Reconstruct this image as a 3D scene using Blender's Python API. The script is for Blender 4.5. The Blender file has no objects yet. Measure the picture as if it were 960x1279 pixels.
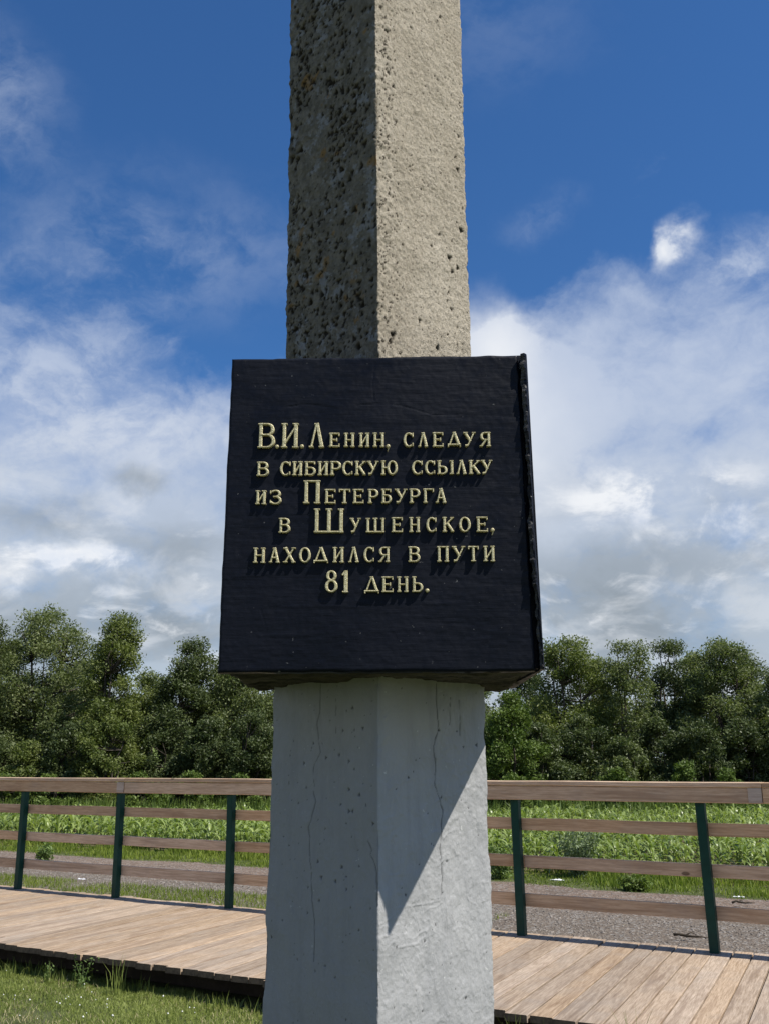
import bpy, math, random
import numpy as np
from mathutils import Vector
random.seed(7); RNG = np.random.default_rng(7)
scene = bpy.context.scene
col = scene.collection
R = math.radians

# ------------------------------------------------------------------ camera
FPX, W, H, PITCH, CAMZ = 1195.0, 960.0, 1279.0, R(15.04), 1.5
cam_d = bpy.data.cameras.new("camera"); cam = bpy.data.objects.new("camera", cam_d); col.objects.link(cam)
cam_d.sensor_fit = 'VERTICAL'; cam_d.sensor_height = 24.0; cam_d.lens = 24.0 * FPX / H
cam_d.clip_start = 0.05; cam_d.clip_end = 9000
cam.location = (0, 0, CAMZ); cam.rotation_euler = (math.pi / 2 + PITCH, 0, 0)
scene.camera = cam

# ------------------------------------------------------------------ light
SUN_AZ, SUN_EL = R(117.5), R(56.0)
SUN_STRENGTH, SKY_STRENGTH = 4.9, 0.08
sd = Vector((math.sin(SUN_AZ) * math.cos(SUN_EL), math.cos(SUN_AZ) * math.cos(SUN_EL), math.sin(SUN_EL)))
sun_d = bpy.data.lights.new("sun", 'SUN'); sun_d.energy = SUN_STRENGTH; sun_d.angle = R(0.53); sun_d.color = (1.0, 0.95, 0.86)
sun = bpy.data.objects.new("sun", sun_d); col.objects.link(sun)
sun.rotation_euler = sd.to_track_quat('Z', 'Y').to_euler(); sun.location = sd * 30
scene.view_settings.view_transform = 'Standard'; scene.view_settings.look = 'None'
scene.view_settings.exposure = 0.32; scene.view_settings.gamma = 1.0
scene.view_settings.use_curve_mapping = False

class NT:
    """little helper for node trees"""
    def __init__(s, tree):
        s.t = tree; s.n = tree.nodes; s.l = tree.links
    def node(s, ty, **kw):
        n = s.n.new(ty)
        for k, v in kw.items(): setattr(n, k, v)
        return n
    def put(s, sock, v):
        if isinstance(v, bpy.types.NodeSocket): s.l.new(v, sock)
        elif v is not None:
            if hasattr(sock, 'default_value') and not isinstance(v, (int, float)) and len(v) == 3 and sock.type == 'RGBA': v = (*v, 1)
            sock.default_value = v
    def m(s, op, a, b=None, c=None, clamp=False):
        n = s.node('ShaderNodeMath', operation=op, use_clamp=clamp)
        s.put(n.inputs[0], a); s.put(n.inputs[1], b) if b is not None else None
        if c is not None: s.put(n.inputs[2], c)
        return n.outputs[0]
    def v(s, op, a, b=None, out=0):
        n = s.node('ShaderNodeVectorMath', operation=op)
        s.put(n.inputs[0], a)
        if b is not None: s.put(n.inputs[1], b)
        return n.outputs[out]
    def scale(s, a, k):
        n = s.node('ShaderNodeVectorMath', operation='SCALE'); s.put(n.inputs[0], a); s.put(n.inputs['Scale'], k); return n.outputs[0]
    def mix(s, f, a, b, bt='MIX'):
        n = s.node('ShaderNodeMix', data_type='RGBA', blend_type=bt)
        s.put(n.inputs[0], f); s.put(n.inputs[6], a); s.put(n.inputs[7], b); return n.outputs[2]
    def noise(s, vec, scale, detail=4, rough=.55, dist=0.0, out=0):
        n = s.node('ShaderNodeTexNoise'); s.put(n.inputs['Vector'], vec); n.inputs['Scale'].default_value = scale
        n.inputs['Detail'].default_value = detail; n.inputs['Roughness'].default_value = rough; n.inputs['Distortion'].default_value = dist
        return n.outputs[out]
    def vor(s, vec, scale, feat='F1', out='Distance'):
        n = s.node('ShaderNodeTexVoronoi', feature=feat); s.put(n.inputs['Vector'], vec); n.inputs['Scale'].default_value = scale
        return n.outputs[out]
    def ss(s, x, a, b, lo=0.0, hi=1.0):
        n = s.node('ShaderNodeMapRange', interpolation_type='SMOOTHSTEP'); s.put(n.inputs[0], x)
        n.inputs[1].default_value = a; n.inputs[2].default_value = b; n.inputs[3].default_value = lo; n.inputs[4].default_value = hi
        return n.outputs[0]
    def comb(s, x, y, z):
        n = s.node('ShaderNodeCombineXYZ'); s.put(n.inputs[0], x); s.put(n.inputs[1], y); s.put(n.inputs[2], z); return n.outputs[0]
    def sep(s, v):
        n = s.node('ShaderNodeSeparateXYZ'); s.put(n.inputs[0], v); return n.outputs

def ray(x, y):
    X = (x - W / 2) / FPX; Z = -(y - H / 2) / FPX
    return Vector((X, math.cos(PITCH) - Z * math.sin(PITCH), math.sin(PITCH) + Z * math.cos(PITCH)))
def on_y(x, y, Y): r = ray(x, y); return Vector((0, 0, CAMZ)) + r * (Y / r.y)
def on_z(x, y, z): r = ray(x, y); return Vector((0, 0, CAMZ)) + r * ((z - CAMZ) / r.z)
def azel(x, y):
    r = ray(x, y).normalized(); return math.degrees(math.atan2(r.x, r.y)), math.degrees(math.asin(r.z))

# ------------------------------------------------------------------ sky
world = bpy.data.worlds.new("World"); scene.world = world; world.use_nodes = True
t = NT(world.node_tree); t.n.clear()
sky = t.node('ShaderNodeTexSky', sky_type='NISHITA'); sky.sun_disc = False
sky.sun_elevation = SUN_EL; sky.sun_rotation = SUN_AZ; sky.altitude = 200; sky.air_density = 1.0; sky.dust_density = 0.25; sky.ozone_density = 2.2
tc = t.node('ShaderNodeTexCoord')
d = t.v('NORMALIZE', tc.outputs['Generated'])
dx, dy, dz = t.sep(d)
az = t.m('MULTIPLY', t.m('ARCTAN2', dx, dy), 57.29578)
el = t.m('MULTIPLY', t.m('ARCSINE', dz), 57.29578)
# flat cloud-deck coordinates, so that cloud forms compress towards the horizon
dzp = t.m('ADD', t.m('MAXIMUM', dz, 0.0), 0.42)
deck = t.comb(t.m('DIVIDE', dx, dzp), t.m('DIVIDE', dy, dzp), 0.0)
wv2 = t.noise(d, 7.0, 6, .6, out=1)
warp = t.scale(t.v('SUBTRACT', wv2, (.5, .5, .5)), 7.0)
P = t.v('ADD', t.comb(az, el, 0.0), t.v('MULTIPLY', warp, (1, .8, 0)))
def blob(px, py, rx, ry, lo=0.0, hi=1.0):
    """soft patch of sky (radii in degrees) round the direction seen at photo pixel px, py"""
    a, e = azel(px, py)
    q = t.v('MULTIPLY', t.v('SUBTRACT', P, (a, e, 0)), (1 / rx, 1 / ry, 0))
    return t.ss(t.v('LENGTH', q, out=1), lo, hi, 1.0, 0.0)
def addm(*xs):
    r = xs[0]
    for x in xs[1:]: r = t.m('ADD', r, x)
    return r
def mul(*xs):
    r = xs[0]
    for x in xs[1:]: r = t.m('MULTIPLY', r, x)
    return r
n_mid = t.noise(deck, 5.0, 9, .60, .5)                              # lumpy
n_lum = t.noise(t.v('ADD', deck, (4.1, 2.7, 0)), 3.4, 9, .60, .3)   # large shading
n_fin = t.noise(t.v('ADD', deck, (1.3, 5.1, 0)), 7.5, 9, .60, .35)
rot = t.node('ShaderNodeMapping'); t.put(rot.inputs[0], t.comb(az, el, 0.0)); rot.inputs['Rotation'].default_value = (0, 0, R(-52)); rot.inputs['Scale'].default_value = (.62, 1.0, 1)
n_str = t.noise(t.v('ADD', rot.outputs[0], t.scale(warp, .5)), 0.26, 10, .62, .15)      # combed-out wisps
n_amp = t.m('MULTIPLY', t.m('SUBTRACT', n_str, .5), 1.6)
elw = t.sep(P)[1]
band = t.ss(elw, 15.5, 31.5, 1.0, 0.0)                              # veil of cloud below, open sky above
veil = addm(band, mul(n_amp, .8), mul(blob(30, 470, 11, 6), .22), mul(blob(200, 470, 8, 5), .12), mul(blob(800, 420, 16, 7), .46),
            mul(blob(275, 430, 5.0, 7.0), -.60), mul(blob(940, 350, 9, 3.5), .2), mul(blob(840, 560, 6, 3), -.15))
veil = mul(t.ss(veil, .16, 1.15), t.m('SUBTRACT', 1.0, mul(blob(90, 470, 18, 9), t.ss(n_str, .62, .40), .45)))
wisp = mul(addm(mul(blob(-35, 135, 7.5, 6), .6), mul(blob(230, 310, 13, 6), .26), mul(blob(120, 330, 9, 5), .2), mul(blob(660, 268, 4, 2), .25), mul(blob(935, 320, 4, 2.2), .6), mul(blob(600, 20, 12, 6), .12)), t.ss(n_str, .36, .66))
puff = mul(addm(mul(blob(852, 300, 2.0, 1.7), 1.2), mul(blob(836, 318, 1.5, 1.5), 1.0)), t.ss(n_fin, .30, .60), 1.15)
cum = addm(mul(blob(600, 440, 4.2, 5.0), 1.3), mul(blob(655, 540, 6, 9), .6))
mask = t.m('MINIMUM', addm(veil, wisp, puff, cum), .97)
# brightness of the cloud itself
low = t.ss(el, 7.0, 21.0, 1.0, 0.0)
grey = addm(mul(t.ss(n_lum, .45, .64), low, .48), mul(blob(760, 740, 12, 4.0), .75), mul(blob(880, 690, 10, 2.2), .35), mul(blob(800, 800, 16, 3), .25),
            mul(blob(170, 608, 2.0, 1.3), .75), mul(blob(55, 645, 5.0, 1.8), .65), mul(blob(215, 680, 6.0, 1.6), .4), mul(blob(80, 770, 14, 3.4), .65), mul(blob(230, 750, 7, 3.4), .35))
brt = addm(mul(blob(85, 702, 7.5, 1.3), t.ss(n_fin, .44, .60), 1.1), mul(blob(0, 712, 2.2, 1.3), .6), mul(blob(790, 625, 6.0, 2.6), t.ss(n_fin, .42, .6), 1.1), mul(blob(880, 640, 6.0, 3.2), t.ss(n_fin, .44, .6), 1.0),
           mul(blob(600, 440, 5.0, 5.6), .75), mul(blob(650, 560, 7, 9), .5), mul(t.ss(n_fin, .52, .68), low, .6), mul(t.ss(n_mid, .48, .66), t.ss(el, 10, 24, 1, 0), .35), mul(puff, .5), mul(blob(100, 540, 16, 4), .22))
c_base = t.mix(t.ss(el, 4, 24), (4.9, 5.6, 6.4), (5.0, 5.8, 7.4))
c1 = t.mix(t.m('MINIMUM', grey, 1.0), c_base, (3.0, 3.45, 3.9))
c2 = t.mix(t.m('MINIMUM', brt, 1.0), c1, (9.0, 9.2, 9.5))
skyc = t.mix(1.0, sky.outputs[0], (0.45, 0.84, 1.24), 'MULTIPLY')
fin = t.mix(mask, skyc, c2)
bg = t.node('ShaderNodeBackground'); t.put(bg.inputs[0], fin); bg.inputs[1].default_value = SKY_STRENGTH
wo = t.node('ShaderNodeOutputWorld'); t.l.new(bg.outputs[0], wo.inputs[0])

# ------------------------------------------------------------------ helpers: objects
def tag(o, label=None, cat=None, group=None, kind=None):
    if label: o['label'] = label
    if cat: o['category'] = cat
    if group: o['group'] = group
    if kind: o['kind'] = kind
    return o
def empty(name, loc=(0, 0, 0), rz=0.0):
    o = bpy.data.objects.new(name, None); col.objects.link(o); o.location = loc; o.rotation_euler = (0, 0, rz); o.empty_display_size = .2
    return o
def link(name, me, mat=None, parent=None, loc=None):
    if mat is not None and not me.materials: me.materials.append(mat)
    o = bpy.data.objects.new(name, me); col.objects.link(o)
    if parent is not None: o.parent = parent
    if loc is not None: o.location = loc
    return o
def np_mesh(name, verts, faces, attrs=None, smooth=False, fattrs=None):
    """verts (N,3), faces (M,k) with constant k, or a list of such arrays"""
    fl = faces if isinstance(faces, list) else [faces]
    me = bpy.data.meshes.new(name); verts = np.asarray(verts, np.float32)
    me.vertices.add(len(verts)); me.vertices.foreach_set('co', verts.ravel())
    loops = np.concatenate([np.asarray(f, np.int32).ravel() for f in fl])
    tot = np.concatenate([np.full(len(f), np.asarray(f).shape[1], np.int32) for f in fl])
    start = np.concatenate([[0], np.cumsum(tot)[:-1]]).astype(np.int32)
    me.loops.add(len(loops)); me.loops.foreach_set('vertex_index', loops)
    me.polygons.add(len(tot)); me.polygons.foreach_set('loop_start', start); me.polygons.foreach_set('loop_total', tot)
    if smooth: me.polygons.foreach_set('use_smooth', np.ones(len(tot), bool))
    me.update(calc_edges=True)
    for k, a in (attrs or {}).items():
        at = me.attributes.new(k, 'FLOAT', 'POINT'); at.data.foreach_set('value', np.asarray(a, np.float32).ravel())
    for k, a in (fattrs or {}).items():
        at = me.attributes.new(k, 'FLOAT', 'FACE'); at.data.foreach_set('value', np.asarray(a, np.float32).ravel())
    return me
class MB:
    def __init__(s): s.v = []; s.f = []
    def add(s, vs, fs):
        b = len(s.v); s.v += [tuple(p) for p in vs]; s.f += [tuple(i + b for i in f) for f in fs]
    def box(s, x0, x1, y0, y1, z0, z1, ch=0.0):
        if ch <= 0:
            s.add([(x0, y0, z0), (x1, y0, z0), (x1, y1, z0), (x0, y1, z0), (x0, y0, z1), (x1, y0, z1), (x1, y1, z1), (x0, y1, z1)],
                  [(0, 3, 2, 1), (4, 5, 6, 7), (0, 1, 5, 4), (1, 2, 6, 5), (2, 3, 7, 6), (3, 0, 4, 7)]); return
        c = ch
        ring = lambda z, i: [(x0 + i, y0 + c + (i if i else 0) * 0, z), (x0 + c, y0 + i, z), (x1 - c, y0 + i, z), (x1 - i, y0 + c, z), (x1 - i, y1 - c, z), (x1 - c, y1 - i, z), (x0 + c, y1 - i, z), (x0 + i, y1 - c, z)]
        vs = ring(z0, c * .8) + ring(z0 + c, 0) + ring(z1 - c, 0) + ring(z1, c * .8)
        fs = [tuple(range(7, -1, -1)), tuple(range(24, 32))]
        for k in range(3):
            for i in range(8):
                j = (i + 1) % 8; fs.append((k * 8 + i, k * 8 + j, k * 8 + 8 + j, k * 8 + 8 + i))
        s.add(vs, fs)
    def tube(s, pts, rads, n=8):
        base = len(s.v); pts = [Vector(p) for p in pts]
        for i, p in enumerate(pts):
            d = (pts[min(i + 1, len(pts) - 1)] - pts[max(i - 1, 0)]).normalized()
            a = d.cross(Vector((0.13, 1, 0.07))).normalized() if abs(d.y) < .9 else d.cross(Vector((1, 0, 0))).normalized()
            b = d.cross(a)
            for k in range(n):
                an = 2 * math.pi * k / n; s.v.append(tuple(p + (a * math.cos(an) + b * math.sin(an)) * rads[i]))
        for i in range(len(pts) - 1):
            for k in range(n):
                j = (k + 1) % n; s.f.append((base + i * n + k, base + i * n + j, base + (i + 1) * n + j, base + (i + 1) * n + k))
        s.f.append(tuple(base + k for k in range(n))[::-1]); s.f.append(tuple(base + (len(pts) - 1) * n + k for k in range(n)))
    def mesh(s, name, smooth=False):
        me = bpy.data.meshes.new(name); me.from_pydata(s.v, [], s.f); me.update()
        if smooth:
            for p in me.polygons: p.use_smooth = True
        return me
    def build(s, name, mat, parent=None, smooth=False, loc=None): return link(name, s.mesh(name, smooth), mat, parent, loc)

# ------------------------------------------------------------------ numpy noise
def _h(i, j, k, s):
    n = (i * 73856093) ^ (j * 19349663) ^ (k * 83492791) ^ (s * 2654435761 & 0x7fffffff)
    n = (n ^ (n >> 13)) * 1274126177 & 0x7fffffff
    n = (n ^ (n >> 16)) * 668265263 & 0x7fffffff
    return ((n >> 7) & 0xffff) / 32767.5 - 1.0
def vnoise(p, s=0):
    i = np.floor(p).astype(np.int64); f = p - i; u = f * f * f * (f * (f * 6 - 15) + 10); r = 0
    for a in (0, 1):
        wa = u[..., 0] if a else 1 - u[..., 0]
        for b in (0, 1):
            wb = u[..., 1] if b else 1 - u[..., 1]
            for c in (0, 1):
                wc = u[..., 2] if c else 1 - u[..., 2]
                r = r + wa * wb * wc * _h(i[..., 0] + a, i[..., 1] + b, i[..., 2] + c, s)
    return r
def fbm(p, oct=4, s=0, g=.5):
    r = 0; a = 1.0; q = p
    for o in range(oct): r = r + a * vnoise(q, s + o); q = q * 2.03 + 11.7; a *= g
    return r

# ------------------------------------------------------------------ materials
def new_mat(name):
    m = bpy.data.materials.new(name); m.use_nodes = True; n = NT(m.node_tree); n.n.clear()
    out = n.node('ShaderNodeOutputMaterial'); b = n.node('ShaderNodeBsdfPrincipled'); n.l.new(b.outputs[0], out.inputs[0])
    n.b = b; n.out = out; n.tc = n.node('ShaderNodeTexCoord'); n.obj = n.tc.outputs['Object']
    return m, n
def bump(n, h, strength=.5, dist=.01, normal=None):
    b = n.node('ShaderNodeBump'); n.put(b.inputs['Height'], h); b.inputs['Strength'].default_value = strength; b.inputs['Distance'].default_value = dist
    if normal is not None: n.l.new(normal, b.inputs['Normal'])
    return b.outputs[0]
def attr(n, name, out='Fac'):
    a = n.node('ShaderNodeAttribute', attribute_name=name); return a.outputs[out]

def mat_raw_concrete():
    m, n = new_mat('raw_concrete'); o = n.obj
    nz = n.noise(o, 3.0, 6, .6); fine = n.noise(o, 90, 6, .7); pit = attr(n, 'pit'); left = attr(n, 'left')
    c = n.mix(n.ss(nz, .3, .7), (.40, .35, .27), (.50, .445, .355))
    c = n.mix(n.m('MULTIPLY', n.ss(fine, .5, .66), .6), c, (.22, .19, .145)); c = n.mix(n.m('MULTIPLY', n.ss(n.noise(o, 140, 3, .6), .58, .68), .5), c, (.60, .55, .46))
    mid = n.noise(o, 26, 5, .65)
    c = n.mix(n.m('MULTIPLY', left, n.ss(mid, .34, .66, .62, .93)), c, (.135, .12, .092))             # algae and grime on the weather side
    agg = n.noise(o, 14, 5, .7)
    c = n.mix(n.m('MULTIPLY', left, n.ss(agg, .54, .60, 0, .7)), c, (.32, .32, .32))               # exposed pale aggregate
    lich = n.m('MULTIPLY', n.ss(n.noise(n.v('ADD', o, (3, 7, 1)), 9.0, 3, .5), .64, .70), n.m('ADD', n.m('MULTIPLY', left, .6), .02))
    c = n.mix(lich, c, (.32, .17, .035))
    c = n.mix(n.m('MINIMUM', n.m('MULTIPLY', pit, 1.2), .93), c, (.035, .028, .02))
    n.put(n.b.inputs['Base Color'], c); n.b.inputs['Roughness'].default_value = .95; n.b.inputs['Specular IOR Level'].default_value = .15
    sv_ = n.v('MULTIPLY', o, (1, 1, .35)); hh = n.m('ADD', n.noise(o, 260, 4, .8), n.m('MULTIPLY', n.ss(n.noise(o, 120, 4, .7), .52, .66), .8)); hh = n.m('ADD', hh, n.m('MULTIPLY', n.noise(sv_, 45, 4, .6), .7))
    n.put(n.b.inputs['Normal'], bump(n, hh, .8, .006)); return m
def mat_painted():
    m, n = new_mat('grey_paint_concrete'); o = n.obj
    mp = n.node('ShaderNodeMapping'); n.put(mp.inputs[0], o); mp.inputs['Scale'].default_value = (1, 1, .12)
    st = n.noise(mp.outputs[0], 22, 5, .6); nz = n.noise(o, 5, 6, .6); nz2 = n.noise(o, 40, 5, .6)
    c = n.mix(n.ss(nz, .3, .7), (.335, .337, .338), (.395, .395, .395))
    c = n.mix(n.ss(st, .45, .75, 0, .35), c, (.245, .25, .262))
    c = n.mix(n.ss(nz2, .62, .72, 0, .3), c, (.36, .375, .375))
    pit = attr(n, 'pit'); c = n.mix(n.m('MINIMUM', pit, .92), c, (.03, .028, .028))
    chip = n.ss(n.noise(n.v('ADD', o, (5, 2, 8)), 62, 4, .6), .70, .72); c = n.mix(n.m('MULTIPLY', chip, .85), c, (.62, .62, .6))
    stain = n.ss(n.noise(n.v('MULTIPLY', o, (1, 1, .5)), 11, 6, .7), .6, .75, 0, .4); c = n.mix(stain, c, (.18, .17, .17))
    c = n.mix(n.m('MULTIPLY', attr(n, 'left'), n.ss(nz, .2, .8, .25, .52)), c, (.15, .152, .16))  # weaker light on the left faces, painted in as a darker grey
    n.put(n.b.inputs['Base Color'], c); n.put(n.b.inputs['Roughness'], n.ss(nz2, .3, .7, .45, .7)); n.b.inputs['Specular IOR Level'].default_value = .3
    mp2 = n.node('ShaderNodeMapping'); n.put(mp2.inputs[0], o); mp2.inputs['Scale'].default_value = (1, 1, .35); mp2.inputs['Rotation'].default_value = (.5, .3, 0)
    hh = n.m('ADD', n.noise(mp2.outputs[0], 38, 6, .6, 1.5), n.m('MULTIPLY', n.noise(o, 130, 4, .6), .35))
    n.put(n.b.inputs['Normal'], bump(n, hh, .55, .006)); return m
def mat_black():
    m, n = new_mat('black_gloss_paint'); o = n.obj
    mp = n.node('ShaderNodeMapping'); n.put(mp.inputs[0], o); mp.inputs['Scale'].default_value = (.10, 1, 1)
    st = n.noise(mp.outputs[0], 130, 5, .6); nz = n.noise(o, 4, 5, .6)
    c = n.mix(n.ss(nz, .3, .7), (.0030, .0042, .0085), (.0045, .0062, .0125))
    c = n.mix(n.ss(st, .5, .8, 0, .6), c, (.009, .0115, .020))
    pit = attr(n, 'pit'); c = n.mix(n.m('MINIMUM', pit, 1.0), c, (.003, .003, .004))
    dust = n.ss(n.noise(o, 60, 6, .75), .60, .78, 0, .5); c = n.mix(dust, c, (.022, .024, .03)); chip = n.m('MULTIPLY', n.ss(n.noise(n.v('ADD', o, (2, 9, 4)), 75, 3, .55), .715, .74), n.ss(n.noise(o, 3.5, 4, .6), .42, .6)); c = n.mix(n.m('MULTIPLY', chip, .7), c, (.16, .16, .16))
    n.put(n.b.inputs['Base Color'], c); n.put(n.b.inputs['Roughness'], n.ss(n.m('ADD', nz, n.m('MULTIPLY', n.noise(o, 28, 5, .7), .6)), .6, 1.0, .34, .62)); n.b.inputs['Specular IOR Level'].default_value = .15
    hh = n.m('ADD', st, n.m('MULTIPLY', n.noise(o, 18, 6, .65), .9))
    n.put(n.b.inputs['Normal'], bump(n, hh, .3, .003)); return m
def mat_under():
    m, n = new_mat('crumbling_mortar'); o = n.obj
    mp = n.node('ShaderNodeMapping'); n.put(mp.inputs[0], o); mp.inputs['Scale'].default_value = (.35, 1, 1)
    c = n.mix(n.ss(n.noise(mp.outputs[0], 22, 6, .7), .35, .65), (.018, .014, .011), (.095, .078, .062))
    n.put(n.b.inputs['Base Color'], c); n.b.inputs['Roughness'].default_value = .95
    n.put(n.b.inputs['Normal'], bump(n, n.noise(mp.outputs[0], 40, 6, .7), 1.0, .015)); return m
def mat_gold():
    m, n = new_mat('pale_gold_paint'); o = n.obj
    c = n.mix(n.ss(n.noise(o, 260, 3, .6), .35, .65), (.45, .39, .20), (.70, .64, .40))
    c = n.mix(n.ss(n.noise(o, 70, 4, .75), .54, .68, 0, .7), c, (.26, .22, .12))
    n.put(n.b.inputs['Base Color'], c); n.b.inputs['Roughness'].default_value = .38; n.b.inputs['Metallic'].default_value = .15
    n.put(n.b.inputs['Normal'], bump(n, n.noise(o, 330, 4, .6), .6, .003)); return m
def mat_wood(name, c0, c1, c2, weather=.3, axis='Y'):
    m, n = new_mat(name)
    oi = n.node('ShaderNodeObjectInfo'); off = n.scale(n.comb(oi.outputs['Random'], oi.outputs['Random'], oi.outputs['Random']), 37.0)
    v = n.v('ADD', n.obj, off)
    sc = {'Y': (1, .06, 1), 'X': (.06, 1, 1)}[axis]
    g = n.v('MULTIPLY', v, sc)
    grain = n.noise(g, 110, 5, .7, .4); ring = n.noise(g, 16, 4, .6, 1.2); big = n.noise(v, 2.2, 4, .6)
    c = n.mix(n.ss(grain, .32, .68), c0, c1)
    c = n.mix(n.ss(ring, .45, .7, 0, .7), c, c2)
    hsv = n.node('ShaderNodeHueSaturation'); n.put(hsv.inputs['Color'], c)
    n.put(hsv.inputs['Value'], n.m('ADD', n.m('MULTIPLY', oi.outputs['Random'], .30), .84)); n.put(hsv.inputs['Saturation'], n.m('ADD', n.m('MULTIPLY', n.m('FRACT', n.m('MULTIPLY', oi.outputs['Random'], 7.3)), .22), .80))
    c = hsv.outputs[0]
    c = n.mix(n.m('MULTIPLY', n.ss(big, .48, .68), weather), c, (.30, .275, .25))
    kv = n.v('MULTIPLY', v, {'Y': (1, .45, 1), 'X': (.45, 1, 1)}[axis])
    kn = n.ss(n.vor(kv, 3.1), .035, .055, 1, 0); c = n.mix(n.m('MULTIPLY', kn, .75), c, (.07, .04, .025))
    n.put(n.b.inputs['Base Color'], c); n.b.inputs['Roughness'].default_value = .8; n.b.inputs['Specular IOR Level'].default_value = .2
    n.put(n.b.inputs['Normal'], bump(n, n.m('ADD', grain, ring), .5, .004)); return m
def mat_leaf(name, ca, cb, trans=.25, rough=.55, spec=.25):
    m, n = new_mat(name)
    r = attr(n, 'rnd'); nz = n.noise(n.obj, .55, 3, .6)
    c = n.mix(n.m('ADD', n.m('MULTIPLY', r, .7), n.m('MULTIPLY', n.ss(nz, .35, .65), .3), clamp=True), ca, cb)
    n.put(n.b.inputs['Base Color'], c); n.b.inputs['Roughness'].default_value = rough; n.b.inputs['Specular IOR Level'].default_value = spec
    tr = n.node('ShaderNodeBsdfTranslucent'); n.put(tr.inputs[0], n.mix(1.0, c, (1.1, 1.25, .55), 'MULTIPLY'))
    mx = n.node('ShaderNodeMixShader'); mx.inputs[0].default_value = trans
    n.l.new(n.b.outputs[0], mx.inputs[1]); n.l.new(tr.outputs[0], mx.inputs[2]); n.l.new(mx.outputs[0], n.out.inputs[0]); return m
def mat_simple(name, ca, cb, scale=6, rough=.8, bs=.3, bd=.01, spec=.3, metal=0.0):
    m, n = new_mat(name); c = n.mix(n.ss(n.noise(n.obj, scale, 5, .6), .35, .65), ca, cb)
    n.put(n.b.inputs['Base Color'], c); n.b.inputs['Roughness'].default_value = rough; n.b.inputs['Specular IOR Level'].default_value = spec; n.b.inputs['Metallic'].default_value = metal
    n.put(n.b.inputs['Normal'], bump(n, n.noise(n.obj, scale * 8, 4, .6), bs, bd)); return m
def mat_ground():
    m, n = new_mat('turf_soil'); o = n.obj
    c = n.mix(n.ss(n.noise(o, 1.3, 6, .65), .35, .65), (.075, .085, .035), (.10, .115, .05))
    c = n.mix(n.ss(n.noise(o, 4.0, 6, .7), .56, .7, 0, .8), c, (.14, .115, .075))
    c = n.mix(n.ss(n.noise(o, .02, 4, .6), .4, .6, 0, .4), c, (.10, .12, .04))
    n.put(n.b.inputs['Base Color'], c); n.b.inputs['Roughness'].default_value = .95; n.b.inputs['Specular IOR Level'].default_value = .1
    n.put(n.b.inputs['Normal'], bump(n, n.noise(o, 30, 6, .7), .8, .03)); return m
def mat_road():
    m, n = new_mat('gravel_and_dirt'); o = n.obj
    t_ = n.v('DOT_PRODUCT', o, (NX, NY, 0), out=1)
    w = n.m('ADD', t_, n.m('MULTIPLY', n.m('SUBTRACT', n.noise(o, .8, 5, .6), .5), 1.6))
    g = n.mix(n.ss(n.noise(o, 42, 5, .75), .38, .62), (.12, .095, .075), (.245, .205, .165))
    dirt = n.mix(n.ss(n.noise(o, 7, 6, .7), .35, .65), (.17, .125, .095), (.25, .19, .15))
    c = n.mix(n.ss(w, 10.4, 11.4), g, dirt)
    c = n.mix(n.ss(n.noise(o, 1.1, 5, .6), .5, .68, 0, .55), c, (.13, .105, .085))
    cell = n.vor(o, 30, out='Color'); sp = n.sep(cell)[0]
    c = n.mix(n.m('MULTIPLY', n.ss(sp, .8, .9), .5), c, (.36, .35, .33))
    n.put(n.b.inputs['Base Color'], c); n.b.inputs['Roughness'].default_value = .95; n.b.inputs['Specular IOR Level'].default_value = .15
    h = n.m('ADD', n.vor(o, 30), n.noise(o, 60, 5, .7)); n.put(n.b.inputs['Normal'], bump(n, h, 1.0, .02)); return m
def mat_hill():
    m, n = new_mat('hillside_meadow'); o = n.obj
    c = n.mix(n.ss(n.noise(o, .03, 6, .6), .4, .6), (.13, .17, .055), (.19, .215, .085))
    c = n.mix(n.ss(n.noise(o, .09, 6, .6), .58, .66, 0, .8), c, (.05, .075, .03))
    n.put(n.b.inputs['Base Color'], c); n.b.inputs['Roughness'].default_value = 1; n.b.inputs['Specular IOR Level'].default_value = 0; return m
def mat_stone():
    m, n = new_mat('gravel_stone'); r = attr(n, 'rnd')
    c = n.mix(r, (.10, .085, .07), (.38, .34, .30)); n.put(n.b.inputs['Base Color'], c); n.b.inputs['Roughness'].default_value = .9; return m

# fence frame: n points away from the camera, u runs to the right and nearer
NX, NY = 0.5100, 0.8602; UX, UY = 0.8602, -0.5100
T_FENCE = 7.78; Z_DECK = 0.2
def st(s, t_, z=0.0): return Vector((s * UX + t_ * NX, s * UY + t_ * NY, z))
FENCE_RZ = math.atan2(UY, UX)
S0 = 2.42 * UX + 7.61 * UY          # s of the right-hand post in view

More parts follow.
